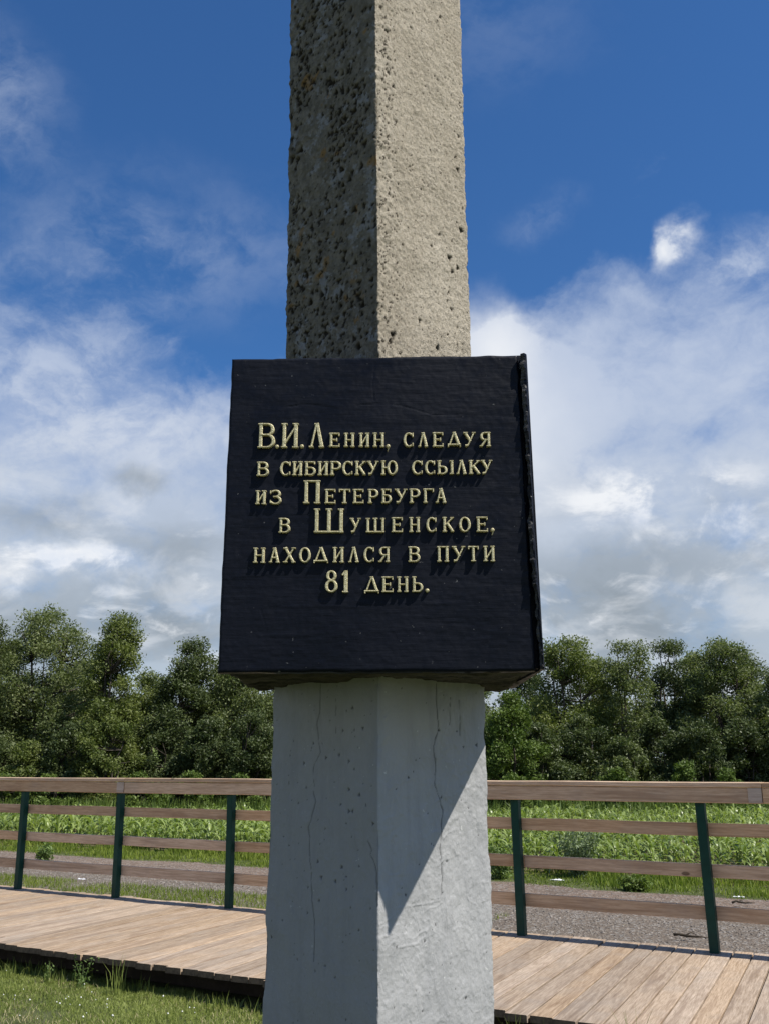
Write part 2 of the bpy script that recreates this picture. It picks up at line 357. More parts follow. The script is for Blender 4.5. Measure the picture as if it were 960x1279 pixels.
M = dict(chip_highlight=mat_simple('chipped_edge_highlight', (.008, .009, .012), (.11, .105, .10), 38, .8, .9, .01, .3), endgrain=mat_simple('shade_toned_end_grain', (.06, .045, .033), (.12, .09, .065), 25, .95), raw=mat_raw_concrete(), paint=mat_painted(), black=mat_black(), under=mat_under(), gold=mat_gold(),
         plank=mat_wood('deck_timber', (.27, .19, .12), (.46, .345, .24), (.20, .13, .08), .22),
         rail=mat_wood('rail_timber', (.50, .315, .18), (.72, .50, .31), (.36, .21, .11), .2, 'X'),
         bleached=mat_wood('bleached_timber', (.52, .40, .31), (.68, .56, .45), (.40, .28, .20), .4, 'X'),
         green=mat_simple('green_enamel', (.001, .034, .024), (.002, .044, .032), 12, .45, .15, .003, .25),
         joist=mat_simple('dark_joist', (.03, .022, .016), (.05, .036, .026), 9, .9),
         ground=mat_ground(), road=mat_road(), hill=mat_hill(), stone=mat_stone(),
         soil=mat_simple('field_soil', (.10, .085, .05), (.15, .12, .075), 5, .95, .8, .03, .1),
         lawn=mat_leaf('lawn_blades', (.125, .17, .035), (.33, .37, .11), .35, .5, .25),
         straw=mat_leaf('dry_straw', (.30, .26, .13), (.50, .44, .26), .25, .6, .2),
         verge=mat_leaf('verge_grass', (.09, .145, .02), (.29, .34, .065), .35, .5, .2),
         corn=mat_leaf('corn_leaf', (.13, .19, .040), (.36, .43, .14), .32, .36, .45),
         weed=mat_leaf('weed_leaf', (.10, .16, .045), (.20, .27, .09), .3),
         wormwood=mat_leaf('wormwood_leaf', (.13, .18, .09), (.24, .29, .16), .25),
         leafA=mat_leaf('willow_leaf', (.090, .120, .042), (.20, .23, .09), .3, .5, .3),
         leafB=mat_leaf('poplar_leaf', (.088, .120, .030), (.20, .23, .068), .3, .5, .3),
         leafC=mat_leaf('dark_leaf', (.045, .066, .022), (.125, .155, .055), .22, .5, .3),
         leafD=mat_leaf('shrub_leaf', (.065, .11, .02), (.15, .20, .045), .25, .5, .25),
         bark=mat_simple('tree_bark', (.05, .042, .033), (.11, .095, .078), 8, .95, .6, .03, .1),
         flower=mat_simple('white_petal', (.75, .75, .70), (.85, .85, .8), 30, .7), litter=mat_simple('white_plastic', (.75, .76, .78), (.85, .86, .87), 20, .4, .3, .01, .5),
         stick=mat_simple('dead_twig', (.035, .028, .02), (.07, .055, .04), 20, .95))

# ------------------------------------------------------------------ ground, road, field, hill
def sheet(name, outline, z, mat, label=None):
    me = bpy.data.meshes.new(name); me.from_pydata([(p[0], p[1], z) for p in outline], [], [tuple(range(len(outline)))]); me.update()
    if me.polygons[0].normal.z < 0: me.flip_normals()
    o = link(name, me, mat); return tag(o, label=label, kind='structure')
sheet('ground', [(-4000, -4000), (4000, -4000), (4000, 4000), (-4000, 4000)], 0.0, M['ground'])
def wavy(s0, s1, tf, n=60, amp=.12, seed=1):
    r = np.random.default_rng(seed); ph = r.uniform(0, 6, 4)
    out = []
    for i in range(n + 1):
        s = s0 + (s1 - s0) * i / n
        out.append(st(s, tf + amp * (math.sin(s * 1.3 + ph[0]) + .6 * math.sin(s * 3.1 + ph[1]) + .4 * math.sin(s * 7.7 + ph[2]))).xy)
    return out
sheet('gravel_road', wavy(-45, 30, 7.85, 40, .0) + wavy(30, -45, 12.75, 200, .12), 0.004, M['road'])
FAR_Y = 29.0
a = wavy(-14, 22, 14.1, 60, .08, 3)
sheet('corn_field', [p for p in a if p[1] < FAR_Y] + [(40, -2), (40, FAR_Y), (-22, FAR_Y), (-22, 26)], 0.006, M['soil'])
# low meadow hill far behind the trees on the left
gx = np.linspace(-260, 60, 70); gy = np.linspace(95, 420, 50); X, Y = np.meshgrid(gx, gy, indexing='ij')
Z = 17 * np.exp(-((X + 62) / 55) ** 2 - ((Y - 250) / 85) ** 2) + 9 * np.exp(-((X + 150) / 60) ** 2 - ((Y - 290) / 90) ** 2)
Z = Z + 1.0 * fbm(np.stack([X / 30, Y / 30, X * 0], -1), 3, 5) * (Z > 1) - .6
V = np.stack([X, Y, Z], -1).reshape(-1, 3); idx = np.arange(70 * 50).reshape(70, 50)
F = np.stack([idx[:-1, :-1], idx[1:, :-1], idx[1:, 1:], idx[:-1, 1:]], -1).reshape(-1, 4)
tag(link('hill', np_mesh('hill', V, F, smooth=True), M['hill']), kind='structure')

# ------------------------------------------------------------------ the monument
monument = empty('monument_pillar', (-0.0155, 2.76, 0))
tag(monument, 'square concrete pillar set cornerwise, raw above and painted grey below a black inscribed block', 'monument')
CX, CY = -0.0155, 2.76
DS = 2.30                            # distance of the front face of the block
def shaft(name, mat, z_fine, z_more, a_of_z, step, relief, pits, cracks=(), lean=-.0105, seed=3, chip=.004):
    """square shaft standing on edge: fine relief on the two faces towards the viewer"""
    zf = np.arange(z_fine[0], z_fine[1] + step * .5, step)
    zc = np.array(z_more); z = np.unique(np.concatenate([zf, zc])); nz = len(z)
    ang = [(-3 * math.pi / 4), (-math.pi / 4), (math.pi / 4), (3 * math.pi / 4)]      # outward normals: LF, FR, RB, BL
    corners = [(-1, 0), (0, -1), (1, 0), (0, 1)]
    rr = .005                                                        # corner rounding as a share of the half diagonal
    bx, by, nx, ny, sv, edge = [], [], [], [], [], []
    for f in range(4):
        n_ = int(round(.412 / step)) if f < 2 else 22
        p0, p1 = np.array(corners[f]), np.array(corners[(f + 1) % 4])
        q = np.linspace(rr, 1 - rr, n_)
        for w in q:
            p = p0 + (p1 - p0) * w; bx.append(p[0]); by.append(p[1]); nx.append(math.cos(ang[f])); ny.append(math.sin(ang[f]))
            sv.append(f + w); edge.append(min(w, 1 - w))
        an = ang[f] + math.pi / 4; c = np.array(corners[(f + 1) % 4])
        bx.append(c[0] * (1 - rr * .6)); by.append(c[1] * (1 - rr * .6)); nx.append(math.cos(an)); ny.append(math.sin(an)); sv.append(f + 1); edge.append(0)
    bx, by, nx, ny, sv, edge = map(np.array, (bx, by, nx, ny, sv, edge)); ns = len(bx)
    A = a_of_z(z); side = A.mean() * math.sqrt(2)
    PX = bx[:, None] * A[None]; PY = by[:, None] * A[None]; PZ = np.repeat(z[None], ns, 0)
    pos = np.stack([PX, PY, PZ], -1)
    pit = np.zeros((ns, nz)); D = relief(pos, sv, edge)
    for (s_, zz, rad, dep, el_) in pits:                             # s_ in face units
        i0, i1 = np.searchsorted(sv, [s_ - rad * 1.5 / side, s_ + rad * 1.5 / side]); j0, j1 = np.searchsorted(z, [zz - rad * el_ * 1.5, zz + rad * el_ * 1.5])
        if i1 <= i0 or j1 <= j0: continue
        ds = (sv[i0:i1, None] - s_) * side / rad; dz_ = (z[None, j0:j1] - zz) / (rad * el_)
        r2 = np.sqrt(ds * ds + dz_ * dz_) * (1 + .35 * np.sin(3 * np.arctan2(dz_, ds) + s_ * 90))
        k = np.clip(1.25 - r2, 0, 1) ; k = k * k * (3 - 2 * k)
        D[i0:i1, j0:j1] -= dep * k; pit[i0:i1, j0:j1] = np.maximum(pit[i0:i1, j0:j1], np.clip(k * 1.3, 0, 1))
    for pts, wd, dep in cracks:                                      # polylines in (s, z)
        Sg = sv[:, None] * side
        best = np.full((ns, nz), 9.0)
        for (sa, za), (sb, zb) in zip(pts[:-1], pts[1:]):
            ax, bx_ = sa * side, sb * side; L2 = (bx_ - ax) ** 2 + (zb - za) ** 2 + 1e-12
            tt = np.clip(((Sg - ax) * (bx_ - ax) + (z[None] - za) * (zb - za)) / L2, 0, 1)
            dd = np.hypot(Sg - ax - tt * (bx_ - ax), z[None] - za - tt * (zb - za)); best = np.minimum(best, dd)
        wob = wd * (1 + .7 * vnoise(pos * 60, 77))
        k = np.clip(1.3 - best / np.maximum(wob, 1e-4), 0, 1)
        D += dep * k if dep > 0 else dep * -1 * -k
        if dep < 0: pit = np.maximum(pit, k * .72)
    corner = np.clip(1 - edge / .022, 0, 1)[:, None]
    cn = fbm(np.stack([pos[..., 0] * 6, pos[..., 1] * 6, pos[..., 2] * 17], -1), 5, seed + 9, .6)
    D -= corner * chip * np.clip(-.25 + 2.6 * cn, .15, 2.4)
    pos[..., 0] += lean * np.maximum(z - 2.5, 0)[None]
    pos[..., 0] += nx[:, None] * D; pos[..., 1] += ny[:, None] * D
    idx = np.arange(ns * nz).reshape(ns, nz); nxt = np.roll(idx, -1, 0)
    F = np.stack([idx[:, :-1], nxt[:, :-1], nxt[:, 1:], idx[:, 1:]], -1).reshape(-1, 4)
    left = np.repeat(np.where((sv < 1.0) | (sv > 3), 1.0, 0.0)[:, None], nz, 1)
    vv = np.concatenate([pos.reshape(-1, 3), [[0, 0, z[-1]], [0, 0, z[0]]]])
    tri = np.concatenate([np.stack([idx[:, -1], nxt[:, -1], np.full(ns, ns * nz)], -1), np.stack([nxt[:, 0], idx[:, 0], np.full(ns, ns * nz + 1)], -1)])
    me = np_mesh(name, vv, [F, tri], {'pit': np.append(pit.ravel(), [0, 0]), 'left': np.append(left.ravel(), [0, 0])}, smooth=True)
    return link(name, me, mat, monument)
rp = np.random.default_rng(11)
def px_face(x, y, a_=.297):
    """photo pixel -> (s, z) on the front-left or front-right face of the shaft"""
    r = ray(x, y); left = x < 472
    n_ = (-1, -1) if left else (1, -1)                                 # plane: n.(p-c) = a
    k = (a_ + n_[0] * CX + n_[1] * CY) / (n_[0] * r.x + n_[1] * r.y)
    p = r * k; w = (p.x - CX) / a_
    return ((w + 1) if left else (1 + w), p.z + CAMZ)
pits = []
def pitset(n_, s0, s1, r0, r1, cond=None, z0=2.5, z1=4.1):
    while n_ > 0:
        s_, zz = rp.uniform(s0, s1), rp.uniform(z0, z1)
        if cond and not cond(s_, zz): continue
        rad = r0 + (r1 - r0) * rp.random() ** 3.0
        pits.append((s_, zz, rad, rad * rp.uniform(.7, 1.2), rp.uniform(.8, 1.5))); n_ -= 1
dens = lambda s_, zz: rp.random() < np.clip(.5 + 1.1 * vnoise(np.array([[s_ * 5, zz * 3.2, 1.5]]), 4)[0] + .25 * (.6 - s_), .08, 1)
pitset(2000, .02, .98, .0016, .0078, dens); pitset(500, 1.0, 1.22, .0014, .0036, None); pitset(300, 1.2, 1.98, .0012, .0026)
pitset(60, .03, .95, .007, .0125, dens)
pitset(130, 1.02, 1.98, .0022, .0042)
pitset(90, 1.02, 1.14, .003, .006)
for (x, y, r_) in [(496, 108, 3), (515, 208, 2.2), (576, 170, 3), (575, 212, 4), (572, 196, 3), (560, 418, 2), (564, 322, 4.6), (567, 339, 3.4), (563, 365, 3.2), (566, 386, 3.2), (526, 400, 3),
                   (580, 288, 3), (578, 287, 4), (541, 307, 2.4), (552, 292, 2.5), (492, 418, 5.0), (489, 425, 3.5), (548, 434, 3.5), (553, 217, 2), (518, 35, 2.6), (554, 21, 2.5), (574, 334, 4)]:
    s_, zz = px_face(x, y, .292); pits.append((s_, zz, r_ * .0019, r_ * .0022, 1.1))
def relief_up(pos, sv, edge):
    left = ((sv < 1.0) | (sv > 3))[:, None]
    n1 = fbm(pos * 9, 3, 1); n2 = fbm(pos * 55, 3, 8, .6); n3 = fbm(pos * 130, 2, 20)
    rough = np.where(left, .0016, .0013 + .0016 * np.clip(1 - (sv[:, None] - 1) * 4, 0, 1))
    streak = np.where(left, 0, .0009 * vnoise(pos * np.array([70, 70, 8.]), 3))
    return .0028 * n1 + rough * n2 + .0013 * n3 + streak
a_up = lambda z: .2885 + (z - 2.54) * (.2945 - .2885) / 1.4
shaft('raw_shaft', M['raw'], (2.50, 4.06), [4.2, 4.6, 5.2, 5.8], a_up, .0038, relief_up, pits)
# lower, painted
pc = lambda L: [px_face(320 + X / 2.913, 840 + Y / 2.913) for X, Y in L]
def jag(L, amp=.004, m=4, seed=0):
    r = np.random.default_rng(seed); out = [L[0]]
    for a_, b_ in zip(L[:-1], L[1:]):
        for k in range(1, m + 1):
            f = k / m; out.append((a_[0] + (b_[0] - a_[0]) * f + r.normal(0, amp) * (k < m), a_[1] + (b_[1] - a_[1]) * f))
    return out
C1 = jag(pc([(232, 40), (232, 130), (222, 190), (228, 250), (235, 290), (210, 345), (212, 430), (220, 470), (195, 560), (197, 640), (205, 730), (207, 830), (215, 900), (215, 1050)]), .004, 4, 1)
C2 = jag(pc([(655, 40), (655, 170), (657, 215), (640, 270), (650, 340), (645, 410), (665, 470), (675, 510), (665, 600), (662, 640), (668, 700), (668, 810)]), .004, 4, 2)
crk = [(C1, .0015, -.002), (C2, .0016, -.0025), (jag(pc([(288, 90), (290, 220)]), .002, 5, 3), .0013, -.002), (jag(pc([(735, 100), (738, 230)]), .002, 5, 4), .0012, -.003),
       (jag(pc([(705, 90), (700, 190)]), .002, 5, 5), .0012, -.003), (jag(pc([(405, 610), (430, 700), (440, 850)]), .006, 5, 6), .0016, -.002),
       (pc([(570, 1170), (560, 1275)]), .0022, .0010), (pc([(500, 858), (600, 843), (665, 828)]), .0014, .0010), (pc([(500, 1000), (590, 986)]), .0014, .0012), (pc([(480, 740), (560, 728)]), .0014, .0008)]
pits = []
pitset(110, .03, .97, .0014, .0030, None, .85, 1.72); pitset(12, .35, .95, .0025, .0042, None, 1.1, 1.6); pitset(50, 1.03, 1.97, .0014, .003, None, .85, 1.72)
for X, Y in [(350, 128), (388, 203), (378, 445), (312, 708), (240, 745), (290, 760), (175, 330), (300, 300), (425, 550), (660, 210), (798, 264), (338, 505), (352, 505)]:
    s_, zz = px_face(320 + X / 2.913, 840 + Y / 2.913); pits.append((s_, zz, .0038, .004, 1.1))
def relief_low(pos, sv, edge):
    rt = ((sv > 1.0) & (sv < 3))[:, None]
    return .003 * fbm(pos * 7, 3, 41) + np.where(rt, .0011, .0006) * fbm(pos * np.array([40, 40, 22.]), 3, 47) + np.where(rt, .0005, .0003) * fbm(pos * 120, 2, 50) \
        + np.where(rt, .0013, .0003) * np.clip(1 - np.abs(fbm(pos * np.array([9, 9, 16.]) + .25 * fbm(pos * 22, 2, 57)[..., None], 3, 53)) / .10, 0, 1) * np.clip(.6 + 1.5 * fbm(pos * 6, 2, 58), 0, 1)
a_low = lambda z: .302 - z * 0 - (z - .95) * (.302 - .298) / .8
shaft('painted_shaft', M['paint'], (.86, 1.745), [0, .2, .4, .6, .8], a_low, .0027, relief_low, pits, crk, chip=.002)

# the black block: a front panel, a body behind it and a loose side slab
q = lambda x, y, Y=DS: on_y(x, y, Y)
TL, TR, BL, BR = q(290, 448), q(645.5, 443.5), q(272, 840), q(668, 838)
BACK = DS * 1.245
nu, nv = 300, 320
uu, vv = np.meshgrid(np.linspace(0, 1, nu), np.linspace(0, 1, nv), indexing='ij')
def bil(u, v):
    a_, b_, c_, d_ = (np.array(p) for p in (BL, BR, TL, TR))
    return (a_ * (1 - u[..., None]) + b_ * u[..., None]) * (1 - v[..., None]) + (c_ * (1 - u[..., None]) + d_ * u[..., None]) * v[..., None]
Pn = bil(uu, vv)
crack_lines = [[(360, 508), (385, 505), (420, 510), (470, 504), (500, 506), (520, 512), (540, 518), (560, 519), (585, 516)], [(466, 446), (467, 462), (465, 480), (467, 500)],
               [(330, 540), (326, 560)], [(326, 762), (330, 775), (334, 792)]]
Dn = .0006 * fbm(Pn * np.array([5, 5, 9.]), 3, 60) + .0003 * fbm(Pn * np.array([9, 30, 70.]), 3, 61) + .0003 * fbm(Pn * 90, 2, 65)
pt = np.zeros_like(Dn)
for ln in crack_lines:
    L = [(q(*p).x, q(*p).z) for p in ln]; best = np.full(Dn.shape, 9.0)
    for (xa, za), (xb, zb) in zip(L[:-1], L[1:]):
        L2 = (xb - xa) ** 2 + (zb - za) ** 2; tt = np.clip(((Pn[..., 0] - xa) * (xb - xa) + (Pn[..., 2] - za) * (zb - za)) / L2, 0, 1)
        best = np.minimum(best, np.hypot(Pn[..., 0] - xa - tt * (xb - xa) , Pn[..., 2] - za - tt * (zb - za) + .0015 * vnoise(Pn * 50, 9)))
    k = np.clip(1.2 - best / .0015, 0, 1); k *= np.clip(.5 + 1.6 * vnoise(Pn * 22, 12), 0, 1); Dn -= .0013 * k
edge = np.minimum(np.minimum(uu, 1 - uu), np.minimum(vv, 1 - vv)); Dn -= .004 * np.clip(1 - edge / .008, 0, 1) ** 2 * (1 + .8 * vnoise(Pn * 25, 33))
Pn[..., 1] -= Dn
wobx = np.clip(1 - np.minimum(uu, 1 - uu) / .01, 0, 1) * .0012 * vnoise(Pn * 35, 34); Pn[..., 0] += wobx
Pn[..., 2] += np.clip(1 - np.minimum(vv, 1 - vv) / .01, 0, 1) * .0014 * vnoise(Pn * 30, 35)
def shell(P0, thick):
    """close a displaced front sheet into a slab"""
    a_, b_ = P0.shape[:2]; idx = np.arange(a_ * b_).reshape(a_, b_)
    F = [np.stack([idx[:-1, :-1], idx[1:, :-1], idx[1:, 1:], idx[:-1, 1:]], -1).reshape(-1, 4)]
    loop = np.concatenate([idx[:-1, 0], idx[-1, :-1], idx[1:, -1][::-1], idx[0, 1:][::-1]])
    rim = P0.reshape(-1, 3)[loop].copy(); rim[:, 1] += thick; m_ = a_ * b_; r_ = np.arange(len(loop)) + m_; nx_ = np.roll(np.arange(len(loop)), -1)
    F.append(np.stack([loop, r_, r_[nx_], loop[nx_]], -1))
    cc = rim.mean(0)[None]; F.append(np.stack([r_, np.full(len(r_), m_ + len(loop)), r_[nx_]], -1))
    return np.concatenate([P0.reshape(-1, 3), rim, cc]), F
V, F = shell(Pn, .035); V = V - np.array([CX, CY, 0])
pit_attr = np.zeros(len(V)); sign = link('sign_block', np_mesh('sign_block', V, F, {'pit': pit_attr}, smooth=False), M['black'], monument)
tag(sign, 'black painted concrete block with raised pale gold inscription')
me = sign.data; sm = np.ones(len(me.polygons), bool); sm[(nu - 1) * (nv - 1):] = False; me.polygons.foreach_set('use_smooth', sm)
def rel(p): return (p[0] - CX, p[1] - CY, p[2])
# body behind the panel: black sides and top, crumbling underside
yb0 = DS + .035; ins = .006
xl0, xl1, xr0, xr1 = BL.x + ins, TL.x + ins, BR.x - .004, TR.x - .004
zt, zb = min(TL.z, TR.z) - .003, max(BL.z, BR.z) + .010
b = MB(); b.add([rel(p) for p in [(xl0, yb0, zb), (xr0, yb0, zb), (xr0, BACK, zb), (xl0, BACK, zb), (xl1, yb0, zt), (xr1, yb0, zt), (xr1, BACK, zt), (xl1, BACK, zt)]],
            [(0, 3, 2, 1), (4, 5, 6, 7), (0, 1, 5, 4), (1, 2, 6, 5), (2, 3, 7, 6), (3, 0, 4, 7)])
b.build('block_body', M['black'], sign)
nu2, nv2 = 120, 80
u2, v2 = np.meshgrid(np.linspace(0, 1, nu2), np.linspace(0, 1, nv2), indexing='ij')
xx = (BL.x + .004) + (BR.x + .004 - BL.x) * u2; yy = (DS + .012) + (BACK + .004 - DS) * v2
pp = np.stack([xx, yy, xx * 0 + zb], -1)
ter = fbm(pp * np.array([5, 26, 1.]), 3, 71); zz = zb - .004 - .010 * np.clip(ter + .45, -.2, 1.1) - .004 * fbm(pp * 30, 3, 75)
e2 = np.minimum(np.minimum(u2, 1 - u2) * 1.6, (1 - v2)); zz += .010 * np.clip(1 - e2 / .06, 0, 1) * (1 + .8 * fbm(pp * 18, 2, 78))
zz = np.minimum(zz, zb + .002)
pp[..., 2] = zz; idx = np.arange(nu2 * nv2).reshape(nu2, nv2)
F = np.stack([idx[:-1, :-1], idx[:-1, 1:], idx[1:, 1:], idx[1:, :-1]], -1).reshape(-1, 4)
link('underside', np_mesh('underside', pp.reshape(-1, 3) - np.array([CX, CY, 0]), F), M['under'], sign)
# side slab, jagged front edge towards the crack
n_ = 260; sl = []
prof = [(0, 649.5, 657), (.1, 651, 658.5), (.2, 653.5, 660.2), (.28, 655.5, 661.6), (.34, 658.5, 662.6), (.42, 659.5, 664), (.5, 661.5, 665.6), (.53, 659.5, 666), (.6, 661, 668), (.7, 663.5, 671), (.78, 667.5, 673.5), (.84, 669.5, 675), (.9, 670.5, 677), (.96, 673.5, 679), (1, 675, 680)]
YS = DS - .012
vs, fs = [], []
for i in range(n_ + 1):
    f = i / n_; k = np.interp(f, [p[0] for p in prof], [p[1] for p in prof]); rgt = np.interp(f, [p[0] for p in prof], [p[2] for p in prof])
    ypx = 442 + f * (835.5 - 442)
    k += 1.3 * float(fbm(np.array([[f * 34, 0, 0]]), 4, 90, .7)[0]); rgt += .25 * float(fbm(np.array([[f * 40, 7., 0]]), 3, 95)[0])
    L_, R_ = q(k, ypx, YS), q(rgt, ypx, YS)
    bul = .005 * float(fbm(np.array([[f * 40, 3., 0]]), 3, 91, .7)[0])
    mid = L_ * .5 + R_ * .5
    row = [(L_.x + .002, YS + .018, L_.z), (L_.x, YS + .006 + bul, L_.z), (mid.x, YS + bul, mid.z), (R_.x - .002, YS, R_.z), (R_.x, YS + .004, R_.z), (R_.x, BACK, R_.z), (R_.x - .03, BACK, L_.z), (min(L_.x + .004, R_.x - .004), YS + .05, L_.z)]
    vs += [rel(p) for p in row]
m_ = 8
for i in range(n_):
    for k in range(m_):
        j = (k + 1) % m_; fs.append((i * m_ + k, (i + 1) * m_ + k, (i + 1) * m_ + j, i * m_ + j))
fs += [tuple(range(m_)), tuple(range(n_ * m_ + m_ - 1, n_ * m_ - 1, -1))]
b = MB(); b.add(vs, fs); slab = b.build('side_slab', M['black'], sign); slab.data.materials.append(M['chip_highlight'])
for i in range(n_ * m_):
    if i % m_ in (0, 1): slab.data.polygons[i].material_index = 1  # broken edge in patchy paler grey, a highlight painted into its colour
# the mortar deep inside the open crack
b = MB(); 
vs = [q(645, 444, DS + .03), q(657, 444, DS + .03), q(679, 835, DS + .03), q(666, 835, DS + .03)]
b.add([rel(v) for v in vs] + [rel(v + Vector((0, .3, 0))) for v in vs], [(0, 3, 2, 1), (4, 5, 6, 7), (0, 1, 5, 4), (1, 2, 6, 5), (2, 3, 7, 6), (3, 0, 4, 7)]); b.build('crack_filling', M['black'], sign)

# ------------------------------------------------------------------ lettering, one mesh per letter
def arc(cx, cy, rx, ry, a0, a1, T, t_, n=14):
    """curve that is thick at its sides and thin at top and bottom"""
    out = []
    for i in range(n + 1):
        a_ = R(a0 + (a1 - a0) * i / n); c, s = math.cos(a_), math.sin(a_)
        out.append((cx + rx * c, cy + ry * s, t_ + (T - t_) * abs(c) ** 1.6))
    return out
def glyph(ch, w, h, T, t_):
    """strokes in px units, origin at lower left of the box; T thick stem, t_ thin stroke"""
    S = []; hs = T / 2; ht = t_ / 2; sf = T * .42
    def stem(x, y0=0, y1=h, top=True, bot=True, wd=T):
        S.append([(x, y0, wd), (x, y1, wd)])
        if top: serif(x, y1 - ht, wd)
        if bot: serif(x, y0 + ht, wd)
    def serif(x, y, wd): 
        a_, b_ = max(x - wd / 2 - sf, 0), min(x + wd / 2 + sf, w)
        S.append([(a_, y, t_ * .9), (b_, y, t_ * .9)])
    def line(x0, y0, x1, y1, wd=t_): S.append([(x0, y0, wd), (x1, y1, wd)])
    xL = hs + sf * .7; xR = w - xL
    if ch in 'ВБЬЫР':
        stem(xL)
        ww = w if ch != 'Ы' else w * .62
        if ch == 'В':
            ym = h * .53; line(xL, h - ht, ww * .55, h - ht); line(xL, ym, ww * .55, ym); line(xL, ht, ww * .55, ht)
            r1 = (h - ht - ym) / 2; r2 = (ym - ht) / 2
            S.append(arc(ww * .52, ym + r1, ww * .94 - ww * .52 - hs, r1, 90, -90, T, t_)); S.append(arc(ww * .52, ht + r2, ww - ww * .52 - hs, r2, 90, -90, T, t_))
        elif ch == 'Р':
            ym = h * .45; r1 = (h - ht - ym) / 2; line(xL, h - ht, ww * .55, h - ht); line(xL, ym, ww * .55, ym)
            S.append(arc(ww * .52, ym + r1, ww - ww * .52 - hs, r1, 90, -90, T, t_))
        else:
            ym = h * .56; r2 = (ym - ht) / 2; line(xL, ym, ww * .55, ym); line(xL, ht, ww * .55, ht)
            S.append(arc(ww * .52, ht + r2, ww - ww * .52 - hs, r2, 90, -90, T, t_))
            if ch == 'Б': line(xL, h - ht, w * .9, h - ht); line(w * .88, h, w * .88, h * .80)
            if ch == 'Ы': stem(w - hs - sf * .4)
    elif ch in 'ИН':
        stem(xL, wd=T * .95); stem(xR, wd=T * 1.05)
        if ch == 'Н': line(xL, h * .5, xR, h * .5)
        else: line(xL + hs * .4, h * .16, xR - hs * .4, h * .84, t_ * 1.15)
    elif ch == 'П': stem(xL); stem(xR, wd=T * 1.1); line(xL, h - ht, xR, h - ht)
    elif ch == 'Г': stem(xL); line(xL, h - ht, w - ht, h - ht); line(w - ht, h, w - ht, h * .78)
    elif ch == 'Т': stem(w / 2, top=False); line(0, h - ht, w, h - ht); line(ht, h, ht, h * .8); line(w - ht, h, w - ht, h * .8)
    elif ch == 'Ш': stem(xL, bot=False); stem(w / 2, bot=False); stem(xR, bot=False); line(xL - hs - sf * .5, ht, xR + hs + sf * .5, ht, t_ * 1.1)
    elif ch == 'Е':
        stem(xL); line(xL, h - ht, w * .97, h - ht); line(xL, ht, w - ht, ht); line(xL, h * .52, w * .72, h * .52)
        line(w * .93, h, w * .93, h * .80); line(w - ht, 0, w - ht, h * .22); line(w * .72, h * .42, w * .72, h * .62)
    elif ch in 'ЛАД':
        top = w * .52; y0 = 0 if ch != 'Д' else h * .14
        S.append([(w * .14, y0, t_ * 1.2), (top - hs * .3, h, t_ * 1.3)]); S.append([(w * .86, y0, T * 1.05), (top, h, T * .95)])
        line(top - hs * 1.5, h - ht, top + hs * 1.1, h - ht)
        if ch == 'А': line(w * .28, h * .34, w * .72, h * .34)
        if ch in 'АЛ': line(0, ht, w * .3, ht, t_ * .9); line(w * .66, ht, w, ht, t_ * .9)
        if ch == 'Д': line(0, y0, w, y0, t_ * 1.15); line(ht, 0, ht, y0 + ht); line(w - ht, 0, w - ht, y0 + ht)
    elif ch == 'К':
        stem(xL); line(xL + hs * .5, h * .46, w * .86, h * .93, t_ * 1.1); S.append([(w * .42, h * .58, T * .9), (w * .88, h * .04, T * .9)])
        line(w * .68, h - ht, w, h - ht, t_ * .9); line(w * .72, ht, w, ht, t_ * .9)
    elif ch == 'У':
        S.append([(w * .16, h * .97, T * .95), (w * .56, h * .36, T * .8)]); S.append([(w * .86, h * .97, t_ * 1.2), (w * .34, h * .06, t_ * 1.2)])
        line(0, h - ht, w * .36, h - ht, t_ * .9); line(w * .70, h - ht, w, h - ht, t_ * .9); S.append([(w * .34, h * .06, t_ * 1.3), (w * .14, h * .05, t_ * 1.8)])
    elif ch == 'Х':
        S.append([(w * .16, h, T), (w * .86, 0, T)]); line(w * .86, h, w * .14, 0, t_ * 1.2)
        for a_, b_ in ((0, .36), (.68, 1)):
            line(w * a_, h - ht, w * b_, h - ht, t_ * .9); line(w * a_, ht, w * b_, ht, t_ * .9)
    elif ch == 'Я':
        stem(xR); ym = h * .47; r1 = (h - ht - ym) / 2; line(xR, h - ht, w * .45, h - ht); line(xR, ym, w * .45, ym)
        S.append(arc(w * .48, ym + r1, w * .42 - hs, r1, 90, 270, T, t_)); S.append([(w * .58, ym, T * .8), (w * .18, h * .06, T * .75)]); line(0, ht, w * .3, ht, t_ * .9)
    elif ch == 'О': S.append(arc(w / 2, h / 2, w / 2 - hs, h / 2 - ht, 0, 360, T, t_, 28))
    elif ch == 'С':
        S.append(arc(w * .55, h / 2, w * .55 - hs, h / 2 - ht, 50, 310, T, t_, 22)); line(w - ht, h * .98, w - ht, h * .70, t_ * 1.1); line(w - ht, h * .06, w - ht, h * .27, t_)
    elif ch == 'З':
        ym = h * .53; r1 = (h - ht - ym) / 2; r2 = (ym - ht) / 2
        S.append(arc(w * .48, ym + r1, w * .42 - hs * .5, r1, 140, -90, T, t_)); S.append(arc(w * .48, ht + r2, w * .5 - hs * .6, r2, 90, -150, T, t_))
        line(w * .3, ym, w * .52, ym); line(ht, h * .95, ht, h * .74); line(ht, h * .08, ht, h * .28)
    elif ch == 'Ю':
        stem(xL); line(xL, h * .5, w * .42, h * .5); S.append(arc(w * .68, h / 2, w * .32 - hs, h / 2 - ht, 0, 360, T, t_, 26))
    elif ch == '8':
        r1 = h * .235; r2 = h * .285; S.append(arc(w / 2, h - r1, w * .42 - hs, r1 - ht, 0, 360, T * .85, t_, 24)); S.append(arc(w / 2, r2, w * .5 - hs, r2 - ht, 0, 360, T * .9, t_, 24))
    elif ch == '1':
